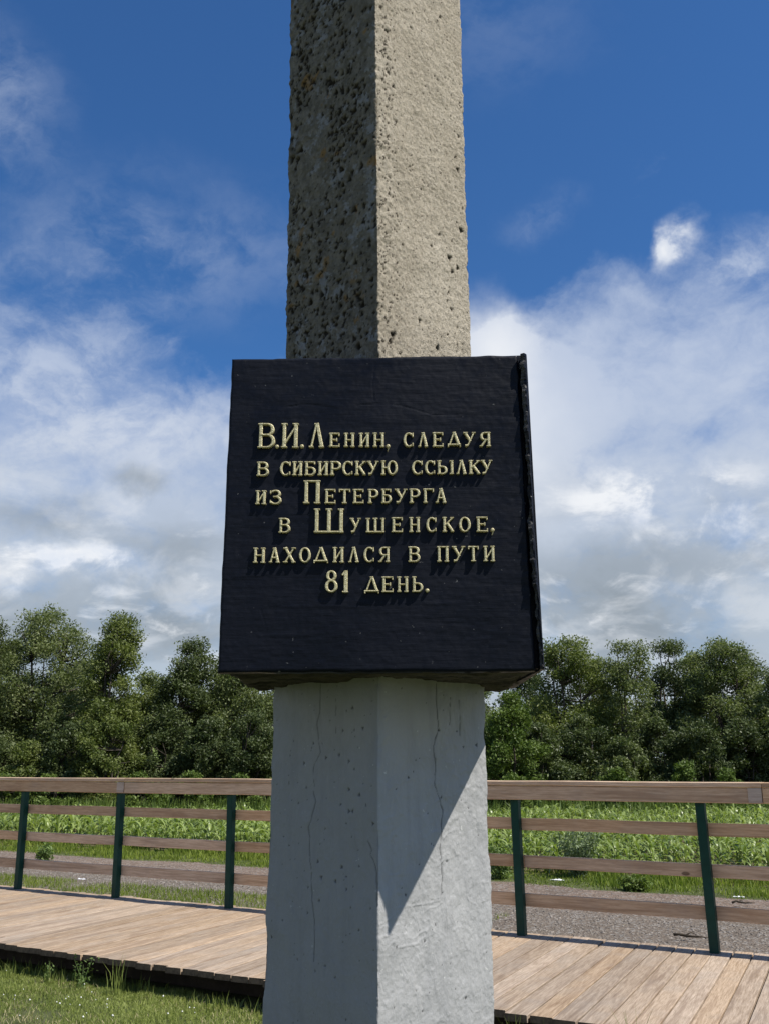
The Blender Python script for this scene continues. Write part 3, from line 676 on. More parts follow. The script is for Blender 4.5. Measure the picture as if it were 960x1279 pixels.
        stem(w * .60, top=False, wd=T * 1.1); S.append([(w * .5, h * .97, t_ * 1.2), (w * .05, h * .80, t_ * 1.2)])
    return S
LETTER_D = .0095
def letter(ch, x0, x1, yt, yb, big=False):
    P0 = q((x0 + x1) / 2, yb); ppm = (q(x1, yb) - q(x0, yb)).x / (x1 - x0)      # metres per pixel across
    hgt = (q((x0 + x1) / 2, yt) - P0).z; w_ = x1 - x0; h_ = hgt / ppm
    T, t_ = (4.3, 1.9) if big else (3.1, 1.55)
    b = MB()
    if ch in '.,':
        r_ = 2.5 * ppm; c = q((x0 + x1) / 2, (yt + yb) / 2); vs, fs = [], []
        for k, (rr, dd) in enumerate([(1, 0), (1, .6), (.8, .86), (.42, 1.0)]):
            for i in range(12): a_ = i * math.pi / 6; vs.append((c.x + r_ * rr * math.cos(a_) - c.x, -LETTER_D * .8 * dd, r_ * rr * math.sin(a_)))
        for k in range(3):
            for i in range(12): j = (i + 1) % 12; fs.append((k * 12 + i, k * 12 + j, k * 12 + 12 + j, k * 12 + 12 + i))
        fs.append(tuple(range(36, 48))); b.add(vs, fs)
        if ch == ',':
            r1 = r_
            b.add([(r1 * .95, 0, 0), (r1 * .2, 0, -r1 * .3), (-r1 * .5, 0, -r1 * 2.4), (-r1 * .2, 0, -r1 * 2.6), (r1 * .8, -LETTER_D * .6, 0), (r1 * .2, -LETTER_D * .6, -r1 * .3), (-r1 * .4, -LETTER_D * .3, -r1 * 2.4), (-r1 * .2, -LETTER_D * .3, -r1 * 2.6)],
                  [(4, 5, 6, 7), (0, 4, 7, 3), (1, 2, 6, 5), (3, 7, 6, 2)])
        o = b.build('punctuation', M['gold'], sign, loc=rel(c)); return o
    for k, s in enumerate(glyph(ch, w_, h_, T, t_)):
        D = LETTER_D + .00025 * (k % 5)
        n = len(s); base = []
        for i, (x, y, wd) in enumerate(s):
            xa, ya, _ = s[max(i - 1, 0)]; xb, yb_, _ = s[min(i + 1, n - 1)]
            if n > 3 and abs(s[0][0] - s[-1][0]) + abs(s[0][1] - s[-1][1]) < 1e-6 and i in (0, n - 1): xa, ya, _ = s[n - 2]; xb, yb_, _ = s[1]
            dx_, dy_ = xb - xa, yb_ - ya; L = math.hypot(dx_, dy_) or 1; nx_, ny_ = -dy_ / L, dx_ / L
            bev = min(.75, wd * .3)
            for off, dep in ((-wd / 2, -.001), (-wd / 2, D * .86), (-wd / 2 + bev, D), (wd / 2 - bev, D), (wd / 2, D * .86), (wd / 2, -.001)):
                base.append(((x + nx_ * off - w_ / 2) * ppm, -dep, (y + ny_ * off) * ppm))
        fs = []
        for i in range(n - 1):
            for j in range(5): fs.append((i * 6 + j, i * 6 + j + 1, i * 6 + 7 + j, i * 6 + 6 + j))
        fs += [(0, 5, 4, 3, 2, 1), tuple((n - 1) * 6 + j for j in range(6))]
        b.add(base, fs)
    return b.build('letter', M['gold'], sign, loc=rel(P0))
TEXT = [('В', 322.5, 344, 530, 560.5, 1), ('.', 346, 347, 557.5, 559.5), ('И', 351.7, 373, 530, 560.3, 1), ('.', 377, 378, 557, 559.3), ('Л', 386.3, 405, 530, 560, 1), ('Е', 411.3, 424.3, 542, 559.3), ('Н', 429.7, 443, 542, 559.3), ('И', 448.3, 461.5, 542, 559.3),
 ('Н', 465.8, 480, 541.8, 559.3), (',', 484, 485, 557, 559), ('С', 503.3, 515.8, 541.5, 559.3), ('Л', 521.7, 533.7, 541.5, 559.3), ('Е', 539.7, 553, 541.3, 559.2), ('Д', 558.3, 574.5, 541, 559), ('У', 578, 593.3, 541, 558.6), ('Я', 598, 612, 541, 558.8),
 ('В', 321.3, 336.3, 578, 595.5), ('С', 350, 363, 577.5, 595), ('И', 365.5, 378.3, 577.5, 595), ('Б', 380.8, 394.7, 577.5, 594.8), ('И', 397.2, 410.3, 577.5, 594.6), ('Р', 412.5, 426.2, 577.3, 594.5), ('С', 427.5, 440.3, 577, 594.5), ('К', 443.3, 456.7, 577, 594.3), ('У', 458.3, 473, 577, 594), ('Ю', 475.8, 496.2, 576.5, 594),
 ('С', 513.7, 527, 576.4, 593.6), ('С', 530, 542.5, 576.3, 593.5), ('Ы', 545.3, 565.8, 576.2, 593.4), ('Л', 569.2, 581.7, 576, 593.3), ('К', 584.7, 598.7, 576, 593.2), ('У', 599.7, 614.2, 575.8, 593),
 ('И', 319.7, 333, 613.7, 630.8), ('З', 337.5, 351.7, 613, 630.8), ('П', 379.2, 400.3, 601.2, 629.8, 1), ('Е', 405.8, 419.2, 612, 629.8), ('Т', 423.3, 437.5, 612, 629.7), ('Е', 440.8, 454.2, 612, 629.6), ('Р', 459.5, 472.5, 612, 629.5), ('Б', 476.2, 488.7, 611.8, 629.4), ('У', 492.5, 508.3, 611.8, 629.2), ('Р', 510.8, 524.2, 611.5, 629.2), ('Г', 528, 541.2, 611.4, 629.1), ('А', 543.3, 556.7, 611, 629),
 ('В', 348.7, 363, 648, 666.3), ('Ш', 392.2, 429.5, 636.3, 666, 1), ('У', 437, 450.8, 648, 666), ('Ш', 457, 480.3, 648, 665.8), ('Е', 488.7, 502.5, 647.2, 665.6), ('Н', 510.5, 524.2, 647, 665.5), ('С', 531.7, 544.2, 647, 665.3), ('К', 552, 566.2, 646.8, 665.2), ('О', 572.5, 587, 646.6, 665.2), ('Е', 594.2, 608.3, 646.5, 665), (',', 613.7, 614.7, 661.5, 663.5),
 ('Н', 317, 331.7, 685, 703.8), ('А', 336.7, 349.7, 685, 703.6), ('Х', 354.2, 369.5, 684.8, 703.5), ('О', 373.8, 388.3, 684.6, 703.5), ('Д', 392, 410, 684.5, 704), ('И', 415.8, 429.7, 684.3, 703.3), ('Л', 435.3, 448.3, 684.2, 703.2), ('С', 454.2, 467, 684, 703), ('Я', 472.5, 486.7, 684, 702.8), ('В', 509.5, 524.2, 683.5, 702.6), ('П', 545.3, 560, 683.2, 702.4), ('У', 563.7, 580.3, 683, 702.2), ('Т', 583.7, 597, 683, 702), ('И', 603, 617.2, 682.8, 701.9),
 ('8', 405.8, 422, 713.3, 740.5, 1), ('1', 427.2, 435.0, 713.5, 740.8, 1), ('Д', 455, 473.3, 721, 741.8), ('Е', 476.7, 490.8, 721, 740.3), ('Н', 495.5, 509.7, 721, 740.1), ('Ь', 514.2, 527.8, 720.8, 740), ('.', 532.5, 533.5, 737, 739)]
for L in TEXT: letter(L[0], *L[1:5], big=len(L) > 5)

# ------------------------------------------------------------------ boardwalk
walk = tag(empty('boardwalk', st(S0, T_FENCE, 0), 0), 'low timber boardwalk of cross planks beside the gravel road', kind='structure')
walk_inv = walk.location.copy()
AZP = R(25.0); pd = Vector((math.sin(AZP), math.cos(AZP), 0)); PZ = math.atan2(pd.y, pd.x) - math.pi / 2
T0, T1 = 5.37, 7.92
cosk = pd.x * NX + pd.y * NY; Lp = (T1 - T0) / cosk
plank_meshes = []
for k in range(10):
    w_ = .1295 * .5 * random.uniform(.97, 1.0); b = MB(); ex = [random.uniform(-.012, .02) for _ in range(4)]
    ys = [-ex[0], Lp * .33, Lp * .66, Lp + ex[1]]; rows = []
    for i, yv in enumerate(ys):
        sk = random.uniform(-.002, .002); zc_ = random.uniform(-.0015, .0015)
        c = .003
        rows.append([(-w_ + sk, yv, -.038), (w_ + sk, yv, -.038), (w_ + sk, yv, -c), (w_ - c + sk, yv, zc_), (-w_ + c + sk, yv, zc_), (-w_ + sk, yv, -c)])
    vs = [p for r_ in rows for p in r_]; fs = []
    for i in range(3):
        for j in range(6): jj = (j + 1) % 6; fs.append((i * 6 + j, i * 6 + jj, (i + 1) * 6 + jj, (i + 1) * 6 + j))
    fs += [(0, 1, 2, 3, 4, 5)[::-1], tuple(18 + j for j in range(6))]
    fs = [f[::-1] for f in fs]; b.add(vs, fs); me = b.mesh('plank'); me.materials.append(M['plank']); me.materials.append(M['endgrain']); me.polygons[len(me.polygons) - 2].material_index = 1; me.polygons[len(me.polygons) - 1].material_index = 1; plank_meshes.append(me)  # shade on the plank ends is put into the darker end-grain colour
PITCH_S = .1385; s = S0 + 3.2; i = 0
while s > S0 - 15.5:
    p0 = st(s, T0, Z_DECK); jl = random.uniform(-.012, .012)
    o = link('plank', plank_meshes[i % 10], None, walk); o.location = p0 + pd * jl - walk.location + Vector((0, 0, random.uniform(-.003, .002)))
    o.rotation_euler = (random.uniform(-.0008, .0008), random.uniform(-.008, .008), PZ + random.uniform(-.0022, .0022))
    if random.random() < .5: o.rotation_euler = (o.rotation_euler.x, o.rotation_euler.y, o.rotation_euler.z)
    s -= PITCH_S; i += 1
for tt in (T0 + .34, T0 + 1.2, T1 - .12):
    b = MB(); b.box(-15.4, 3.1, -.04, .04, .012, Z_DECK - .0385)
    o = b.build('joist', M['joist'], walk); o.rotation_euler = (0, 0, FENCE_RZ); o.location = st(S0, tt, 0) - walk.location

# ------------------------------------------------------------------ fence
fence = tag(empty('timber_rail_fence', st(S0, T_FENCE, Z_DECK), FENCE_RZ), 'long fence of three brown rails and a broad top rail on dark green steel posts', 'fence')
SP = 1.52; PW = .034; HT = Z_DECK
ZT = 1.5
def zr(z_rel): return z_rel + 1.3     # heights measured relative to the eye, eye is 1.3 above the deck
bm_ = MB(); c = .006
for zz_, dx_ in ((0, 0), (zr(-.135), -.024)):
    pass
lean = -.022; top = zr(-.135)
ringp = [(-PW, -PW + c), (-PW + c, -PW), (PW - c, -PW), (PW, -PW + c), (PW, PW - c), (PW - c, PW), (-PW + c, PW), (-PW, PW - c)]
bm_.add([(x, y, 0.0) for x, y in ringp] + [(x + lean, y, top) for x, y in ringp], [tuple(range(7, -1, -1)), tuple(range(8, 16))] + [(k, (k + 1) % 8, 8 + (k + 1) % 8, 8 + k) for k in range(8)])
post_me = bm_.mesh('post'); post_me.materials.append(M['green'])
fl = MB(); fl.box(-.06, .06, -.06, .06, 0.001, .007, .002); flm = fl.mesh('base_plate'); flm.materials.append(M['green'])
bo = MB()
for k in (-1, 1): bo.tube([(0, 0, 0), (0, -.008, 0)], [.008, .006], 8)
bolt_me = None
for k in range(-10, 3):
    o = link('post', post_me, None, fence); o.location = (k * SP, 0, 0)
# rails stand behind the posts, the top pair in front and over them; joints over every second post
def board(name, x0, x1, y0, y1, z0, z1, mat, ch=.003):
    n = max(2, int((x1 - x0) / .5)); vs, fs = [], []
    for i in range(n + 1):
        x = x0 + (x1 - x0) * i / n; dy_ = random.uniform(-.002, .002); dz_ = random.uniform(-.0025, .0025)
        c = ch
        vs += [(x, y0 + dy_, z0 + c + dz_), (x, y0 + c + dy_, z0 + dz_), (x, y1 - c + dy_, z0 + dz_), (x, y1 + dy_, z0 + c + dz_), (x, y1 + dy_, z1 - c + dz_), (x, y1 - c + dy_, z1 + dz_), (x, y0 + c + dy_, z1 + dz_), (x, y0 + dy_, z1 - c + dz_)]
    for i in range(n):
        for j in range(8): jj = (j + 1) % 8; fs.append((i * 8 + j, i * 8 + 8 + j, i * 8 + 8 + jj, i * 8 + jj))
    fs += [tuple(range(8)), tuple(n * 8 + j for j in range(7, -1, -1))]
    vs = [(x - (x0 + x1) / 2, y - (y0 + y1) / 2, z - (z0 + z1) / 2) for x, y, z in vs]
    b = MB(); b.add(vs, fs); o = b.build(name, mat, fence); o.location = ((x0 + x1) / 2, (y0 + y1) / 2, (z0 + z1) / 2); return o
def xs_at(px):           # where the vertical plane of the fence is crossed by the photo column px near the top rail
    r = ray(px, 985); k = T_FENCE / (r.x * NX + r.y * NY); p = r * k; return (p.x - fence.location.x) * UX + (p.y - fence.location.y) * UY
j0, j1 = xs_at(162), xs_at(953)
joints = [j1 + 3.2, j1, (j0 + j1) / 2 + .1, j0, j0 - 3.05, j0 - 6.1, j0 - 9.1]
for a_, b_ in zip(joints[1:], joints[:-1]):
    board('cap_board', a_ + .002, b_ - .002, -.085, .062, zr(-.132), zr(-.094), M['rail'], .005)
    f = board('fascia_board', a_ + .003, b_ - .003, -.078, -.040, zr(-.245), zr(-.1345), M['rail'], .004)
for z0, z1, sh in ((-.49, -.395, .0), (-.785, -.69, .03), (-1.085, -.985, -.02)):
    ks = list(range(-10, 4, 2))
    for a_, b_ in zip(ks[:-1], ks[1:]):
        a2, b2 = a_ * SP + sh - SP, b_ * SP + sh - SP
        board('rail', a2 + .002, b2 - .002, PW + .002, PW + .036, zr(z0), zr(z1), M['rail'])
# bleached ends of the top rail, thin wraps of weathered wood over the joints
for x0, x1 in ((j0 - .105, j0 - .004), (j1 - .10, j1 - .004)):
    o = board('bleached_end', x0, x1, -.0835, -.0805, zr(-.243), zr(-.137), M['bleached'], .001); tag(o, 'pale bleached end of the top rail')

# ------------------------------------------------------------------ blades of grass
def blades(name, pts, hgt, wid, lean_, mat, parent=None, rnd=None):
    n = len(pts); h = np.broadcast_to(hgt, n) * 1.0; w = np.broadcast_to(wid, n)
    an = RNG.uniform(0, 2 * np.pi, n); la = RNG.uniform(0, 2 * np.pi, n); ln = np.abs(RNG.normal(0, lean_, n)) * h
    dxy = np.stack([np.cos(an), np.sin(an)], -1) * (w / 2)[:, None]; lv = np.stack([np.cos(la), np.sin(la)], -1) * ln[:, None]
    z = pts[:, 2] if pts.shape[1] > 2 else np.zeros(n)
    V = np.zeros((n, 5, 3)); V[:, 0, :2] = pts[:, :2] - dxy; V[:, 1, :2] = pts[:, :2] + dxy
    V[:, 2, :2] = pts[:, :2] + dxy * .8 + lv * .35; V[:, 3, :2] = pts[:, :2] - dxy * .8 + lv * .35; V[:, 4, :2] = pts[:, :2] + lv
    V[:, 0, 2] = V[:, 1, 2] = z; V[:, 2, 2] = V[:, 3, 2] = z + h * .55; V[:, 4, 2] = z + h * np.clip(1 - .35 * (ln / h), .3, 1)
    i = np.arange(n)[:, None] * 5
    r = RNG.random(n) if rnd is None else rnd
    me = np_mesh(name, V.reshape(-1, 3), [i + np.array([0, 1, 2, 3]), i + np.array([3, 2, 4])], fattrs={'rnd': np.concatenate([r, r])})
    return link(name, me, mat, parent)
def scatter(n, s0, s1, t0, t1):
    s = RNG.uniform(s0, s1, n); t_ = RNG.uniform(t0, t1, n)
    return np.stack([s * UX + t_ * NX, s * UY + t_ * NY, np.zeros(n)], -1)
def filt(p, f=.0, scale=1.3, seed=5):
    m_ = fbm(np.concatenate([p[:, :2] * scale, np.zeros((len(p), 1))], 1), 3, seed) + RNG.normal(0, .25, len(p)); return p[m_ > f]
# lawn near the boardwalk (dense where the camera sees it, thinner around)
p1 = np.concatenate([filt(scatter(210000, S0 - 9.5, S0 + .8, 3.4, 5.55), -.55), filt(scatter(26000, S0 - 15, S0 + 4, 2.0, 3.6), -.4), filt(scatter(9000, -5, 5, -1, 2.2), -.3)])
hh = .015 + .018 * RNG.random(len(p1)) + .02 * np.clip(fbm(p1 * np.array([2.1, 2.1, 0.]), 3, 2), 0, 1)
patch = np.clip(.5 + .5 * fbm(p1 * np.array([1.2, 1.2, 0.]), 3, 15) + RNG.normal(0, .22, len(p1)), 0, 1)
g = blades('lawn_grass', p1, hh, .0042, .95, M['lawn'], rnd=patch); tag(g, kind='stuff', label='short green lawn grass in front of the boardwalk', cat='grass')
ps = filt(scatter(26000, S0 - 9.5, S0 + .8, 3.4, 5.5), .15, 2.2, 44)
tag(blades('dry_grass', ps, .018 + .03 * RNG.random(len(ps)), .004, 1.1, M['straw']), kind='stuff', label='dry straw-coloured blades mixed into the lawn', cat='grass')
# taller tufts creeping out below the plank ends
p2 = filt(scatter(7000, S0 - 14, S0 + 2.5, 5.15, 5.50), -.1, 3.0, 8)
tag(blades('edge_grass', p2, .05 + .09 * RNG.random(len(p2)) ** 2, .005, .35, M['lawn']), kind='stuff', label='taller grass creeping up along the near edge of the boardwalk', cat='grass')
# sparse strip on the far side, left
p3 = filt(scatter(30000, S0 - 16, S0 - 2.6, 8.6, 10.0), .0, 1.2, 9)
tag(blades('road_edge_grass', p3, .03 + .05 * RNG.random(len(p3)), .006, .45, M['verge']), kind='stuff', label='thin strip of grass in the gravel beyond the left fence posts', cat='grass')
# verge between road and corn
p4 = filt(scatter(60000, S0 - 19, S0 + 6, 12.6, 14.5), -.5, 1.0, 12); edge_t = (p4[:, 0] * NX + p4[:, 1] * NY - 12.6) / 1.9
p4 = p4[edge_t > RNG.random(len(p4)) * .22]; edge_t = (p4[:, 0] * NX + p4[:, 1] * NY - 12.6) / 1.9
tag(blades('verge_grass', p4, (.04 + .16 * RNG.random(len(p4)) ** 2) * (.35 + .8 * edge_t) * np.clip(.9 + 1.2 * fbm(p4 * np.array([1.6, 1.6, 0]), 3, 31), .25, 2), .012, .45, M['verge']), kind='stuff', label='bright green weedy verge between the road and the corn', cat='grass')
# meadow between the corn and the trees
n_ = 26000; p5 = np.stack([RNG.uniform(-24, 26, n_), RNG.uniform(28.8, 36, n_), np.zeros(n_)], -1)
tag(blades('meadow_grass', p5, .25 + .5 * RNG.random(n_), .05, .4, M['leafD']), kind='stuff', label='rank dark grass at the foot of the trees', cat='grass')
# clover heads
n_ = 420; pf = filt(scatter(n_, S0 - 8, S0 - 1, 3.6, 5.3), -.2, 1.5, 22); V, F = [], []
oct_ = np.array([(1, 0, 0), (0, 1, 0), (-1, 0, 0), (0, -1, 0), (0, 0, 1), (0, 0, -1)], float); of = np.array([(0, 1, 4), (1, 2, 4), (2, 3, 4), (3, 0, 4), (1, 0, 5), (2, 1, 5), (3, 2, 5), (0, 3, 5)])
pf[:, 2] = .035 + .02 * RNG.random(len(pf)); rad = RNG.uniform(.003, .008, len(pf))
V = (oct_[None] * rad[:, None, None] + pf[:, None]).reshape(-1, 3); F = (of[None] + np.arange(len(pf))[:, None, None] * 6).reshape(-1, 3)
tag(link('clover_flowers', np_mesh('clover_flowers', V, F), M['flower']), kind='stuff', label='tiny white clover heads dotted through the lawn', cat='flowers')

# gravel stones
ico_v = []; ph = (1 + 5 ** .5) / 2
ico_v = np.array([(-1, ph, 0), (1, ph, 0), (-1, -ph, 0), (1, -ph, 0), (0, -1, ph), (0, 1, ph), (0, -1, -ph), (0, 1, -ph), (ph, 0, -1), (ph, 0, 1), (-ph, 0, -1), (-ph, 0, 1)]) / 1.9
ico_f = np.array([(0, 11, 5), (0, 5, 1), (0, 1, 7), (0, 7, 10), (0, 10, 11), (1, 5, 9), (5, 11, 4), (11, 10, 2), (10, 7, 6), (7, 1, 8), (3, 9, 4), (3, 4, 2), (3, 2, 6), (3, 6, 8), (3, 8, 9), (4, 9, 5), (2, 4, 11), (6, 2, 10), (8, 6, 7), (9, 8, 1)])
def stones(name, p, r0, r1, label, lo=0, hi=1, mat=None):
    n = len(p); r = r0 + (r1 - r0) * RNG.random(n) ** 2.5
    Vv = ico_v[None] * r[:, None, None] * (1 + RNG.normal(0, .22, (n, 12, 1))) * np.stack([RNG.uniform(.8, 1.4, n), RNG.uniform(.8, 1.3, n), RNG.uniform(.45, .8, n)], -1)[:, None]
    a_ = RNG.uniform(0, 6.28, n); c_, s_ = np.cos(a_)[:, None], np.sin(a_)[:, None]
    X_ = Vv[..., 0] * c_ - Vv[..., 1] * s_; Y_ = Vv[..., 0] * s_ + Vv[..., 1] * c_
    Vv = np.stack([X_, Y_, Vv[..., 2]], -1) + p[:, None]; Vv[..., 2] += r[:, None] * .25
    F = (ico_f[None] + np.arange(n)[:, None, None] * 12).reshape(-1, 3); rn = np.repeat(lo + (hi - lo) * RNG.random(n) ** 1.6, 20)
    o = link(name, np_mesh(name, Vv.reshape(-1, 3), F, fattrs={'rnd': rn}), M['stone']); return tag(o, kind='stuff', label=label, cat='gravel')
stones('gravel', np.concatenate([scatter(38000, S0 - 13, S0 + 3.5, 7.9, 10.6), scatter(3500, S0 - 13, S0 + 5, 10.6, 12.7)]), .003, .016, 'loose grey gravel spread over the road beyond the fence', .05, .7)
stones('pale_gravel', scatter(6000, S0 - 11, S0 - 1.6, 7.94, 8.45), .008, .02, 'band of pale crushed gravel along the far edge of the boardwalk', .55, 1.1)

# ------------------------------------------------------------------ corn
def corn_mesh(seed, hgt, fine=True):
    r = random.Random(seed); V, Fq, rn = [], [], []
    nl = 9 if fine else 8; m_ = 5 if fine else 3; sides = (-1, 0, 1) if fine else (-1, 1)
    for k in range(nl):
        a_ = k * math.pi + r.uniform(-.7, .7) + seed; z0 = hgt * (.08 + .62 * k / nl); L = hgt * r.uniform(.40, .68); up = r.uniform(.8, 1.4); w = hgt * r.uniform(.034, .052)
        pts = []; x = 0; z = z0; ang = up; rr = r.random()
        for i in range(m_ + 1):
            pts.append((x, z)); x += math.cos(ang) * L / m_; z += math.sin(ang) * L / m_; ang -= r.uniform(.28, .56) * 5 / m_
        b0 = len(V); ns_ = len(sides)
        for i, (x, z) in enumerate(pts):
            ww = w * math.sin(math.pi * (.12 + .86 * i / m_)) ** .7; c_, s_ = math.cos(a_), math.sin(a_)
            for sd_ in sides: V.append((x * c_ - sd_ * ww * s_, x * s_ + sd_ * ww * c_, z + (ww * .35 if sd_ and fine else 0)))
        for i in range(m_):
            for j in range(ns_ - 1): Fq.append((b0 + i * ns_ + j, b0 + i * ns_ + j + 1, b0 + (i + 1) * ns_ + j + 1, b0 + (i + 1) * ns_ + j)); rn.append(rr)
    b0 = len(V)
    for i in range(2):
        for j in range(4): V.append((math.cos(j * 1.57) * hgt * .018, math.sin(j * 1.57) * hgt * .018, i * hgt * .6))
    for j in range(4): Fq.append((b0 + j, b0 + (j + 1) % 4, b0 + 4 + (j + 1) % 4, b0 + 4 + j)); rn.append(.3)
    return np.array(V), np.array(Fq), np.array(rn)
kinds = [corn_mesh(k, .44 + .035 * (k % 4)) for k in range(8)]; far_kinds = [corn_mesh(k + 20, .45 + .035 * (k % 4), False) for k in range(8)]
cm = [];
for V, F, rn in kinds:
    me = np_mesh('corn_plant', V, F, fattrs={'rnd': rn}); me.materials.append(M['corn']); cm.append(me)
spots = []
t_ = 14.35
while t_ < 40:
    s_ = -24.0 + RNG.uniform(0, .2)
    while s_ < 24:
        p = st(s_ + RNG.uniform(-.03, .03), t_ + RNG.uniform(-.05, .05))
        if p.y < FAR_Y and p.y > 4 and abs(p.x) < p.y * .47 + .8 and RNG.random() < 1.05 + 1.2 * float(vnoise(np.array([[p.x * .9, p.y * .5, 0.]]), 66)[0]): spots.append((p.x, p.y))
        s_ += .15 + RNG.uniform(-.03, .05)
    t_ += .46
spots.sort(key=lambda p: p[0] ** 2 + p[1] ** 2)
inview = [p for p in spots if abs(p[0]) < p[1] * .41]; near = set(inview[:300]); rest = [p for p in spots if p not in near]
for i, p in enumerate(inview[:300]):
    o = link('corn_plant', cm[i % 8]); o.location = (p[0], p[1], 0); o.rotation_euler = (0, 0, RNG.uniform(0, 6.28)); k = RNG.uniform(.8, 1.15); o.scale = (k, k, k)
    tag(o, 'young green corn plant in the front rows at the edge of the field', 'corn plant', 'corn plants in the front rows of the field')
VV, FF, RN, base = [], [], [], 0
for i, p in enumerate(rest):
    V, F, rn = (kinds if i < 500 else far_kinds)[i % 8]; a_ = RNG.uniform(0, 6.28); k = RNG.uniform(.75, 1.25) + .2 * float(vnoise(np.array([[p[0] * .6, p[1] * .4, 3.]]), 67)[0]); c_, s_ = math.cos(a_) * k, math.sin(a_) * k
    VV.append(np.stack([V[:, 0] * c_ - V[:, 1] * s_ + p[0], V[:, 0] * s_ + V[:, 1] * c_ + p[1], V[:, 2] * k], -1)); FF.append(F + base); RN.append(np.clip(rn + RNG.normal(0, .2), 0, 1)); base += len(V)
tag(link('corn_crop', np_mesh('corn_crop', np.concatenate(VV), np.concatenate(FF), fattrs={'rnd': np.concatenate(RN)}), M['corn']), kind='stuff', label='rows of young corn filling the field behind the front rows', cat='corn')

# ------------------------------------------------------------------ trees and shrubs
def leaves(centres, per, spread, size, rng, droop=.2, base_rnd=None):
    """small leaf faces gathered round twig ends; centres (K,3)"""
    K = len(centres); c = np.repeat(centres, per, 0); n = len(c)
    off = np.clip(rng.normal(0, 1, (n, 3)), -1.7, 1.7) * spread; off[:, 2] *= .8; off[:, 2] -= droop * spread * rng.random(n)
    p = c + off
    nrm = rng.normal(0, 1, (n, 3)) + np.array([0, 0, .7]); nrm /= np.linalg.norm(nrm, axis=1)[:, None]
    tmp = rng.normal(0, 1, (n, 3)); a_ = np.cross(nrm, tmp); a_ /= np.linalg.norm(a_, axis=1)[:, None]; b_ = np.cross(nrm, a_)
    s = size * rng.uniform(.6, 1.3, n)[:, None]
    V = np.stack([p - a_ * s, p - b_ * s * .42 + a_ * s * .1, p + a_ * s, p + b_ * s * .42 + a_ * s * .1], 1).reshape(-1, 3)
    F = np.arange(n * 4).reshape(n, 4)
    r = np.clip((np.repeat(base_rnd, per) if base_rnd is not None else .5) + rng.normal(0, .22, n), 0, 1)
    return V, F, r
def make_tree(name, px, top_y, hw_px, dist, matn, label, seed, cat='tree', low=.08, clumps=46, per=44, tufts=19, size=.058, slim=1.0, group=None, stems=3):
    rng = np.random.default_rng(seed); r2 = random.Random(seed)
    top = on_y(px, top_y, dist); Ht = top.z; rad = hw_px / FPX * dist * 1.28
    root = empty(name, (top.x, dist, 0)); tag(root, label, cat, group)
    cs = []; tries = 0
    while len(cs) < clumps * 1.25 and tries < 6000:
        tries += 1
        v = rng.uniform(low, 1.0); prof = (math.sin(math.pi * min(1, (v - low * .4) / (1.05 - low * .4)) ** (.70 / slim))) ** .50
        a_ = rng.uniform(0, 2 * math.pi); rr = rad * prof * math.sqrt(rng.uniform(.08, 1)) * .86
        cr = (.12 + .13 * rng.random() ** 1.5) * min(rad * 1.25, Ht * .42) * (1.15 - .45 * v)
        p = np.array([rr * math.cos(a_), rr * math.sin(a_), v * (Ht - cr * .8)])
        if all(np.linalg.norm((p - q_[0]) * np.array([1, 1, 1.1])) > .56 * (cr + q_[1]) for q_ in cs): cs.append((p, cr))
    # crown tops reach the outline in the photo
    cs.append((np.array([0, 0, Ht * .96]), .35 * (rad ** .5) * .6))
    pts, brs = [], []
    for p, cr in cs:
        k = max(6, int(tufts * (cr / (.17 * min(rad * 1.25, Ht * .42))) ** 1.6)); dv = rng.normal(0, 1, (k, 3)); dv /= np.linalg.norm(dv, axis=1)[:, None]
        dv[:, 2] *= .8; pts.append(p + dv * cr * (.3 + .95 * rng.random((k, 1)))); brs.append(np.clip(.45 + rng.normal(0, .20) + rng.normal(0, .1, k), 0, 1))
    C_ = np.concatenate(pts); C_[:, 2] = np.clip(C_[:, 2], .15, None)
    V, F, r = leaves(C_, per, .20 * (Ht / 8) ** .5, size, rng, .5, np.concatenate(brs))
    link('crown', np_mesh('crown', V, F, fattrs={'rnd': r}), M[matn], root)
    b = MB(); mains = []
    for k in range(stems):
        a_ = rng.uniform(0, 6.28); bx_, by_ = .14 * math.cos(a_), .14 * math.sin(a_); tx, ty = rad * .32 * math.cos(a_), rad * .32 * math.sin(a_); hh_ = Ht * rng.uniform(.68, .9)
        pl = []
        for i in range(7):
            f = i / 6; pl.append((bx_ + (tx - bx_) * f ** 1.4 + rng.normal(0, .07) * (i > 0), by_ + (ty - by_) * f ** 1.4 + rng.normal(0, .07) * (i > 0), -.1 + (hh_ + .1) * f))
        r0 = .022 * Ht / max(1, stems ** .3); b.tube(pl, [r0 * (1 - .85 * i / 6) for i in range(7)], 7); mains.append(pl)
    for p, cr in cs:
        best = min(((Vector(q_) - Vector(p)).length + abs(q_[2] - (p[2] - cr * 1.6)) * .8, q_) for pl in mains for q_ in pl[1:6])[1]
        a_, c_ = Vector(best), Vector(p); mid = (a_ + c_) / 2 + Vector((rng.normal(0, .12), rng.normal(0, .12), -.08 * (c_ - a_).length))
        b.tube([a_, mid, c_], [.006 * Ht, .004 * Ht, .0012 * Ht], 5)
    b.build('trunk', M['bark'], root, smooth=True)
    return root
G = 'trees along the far side of the corn field'
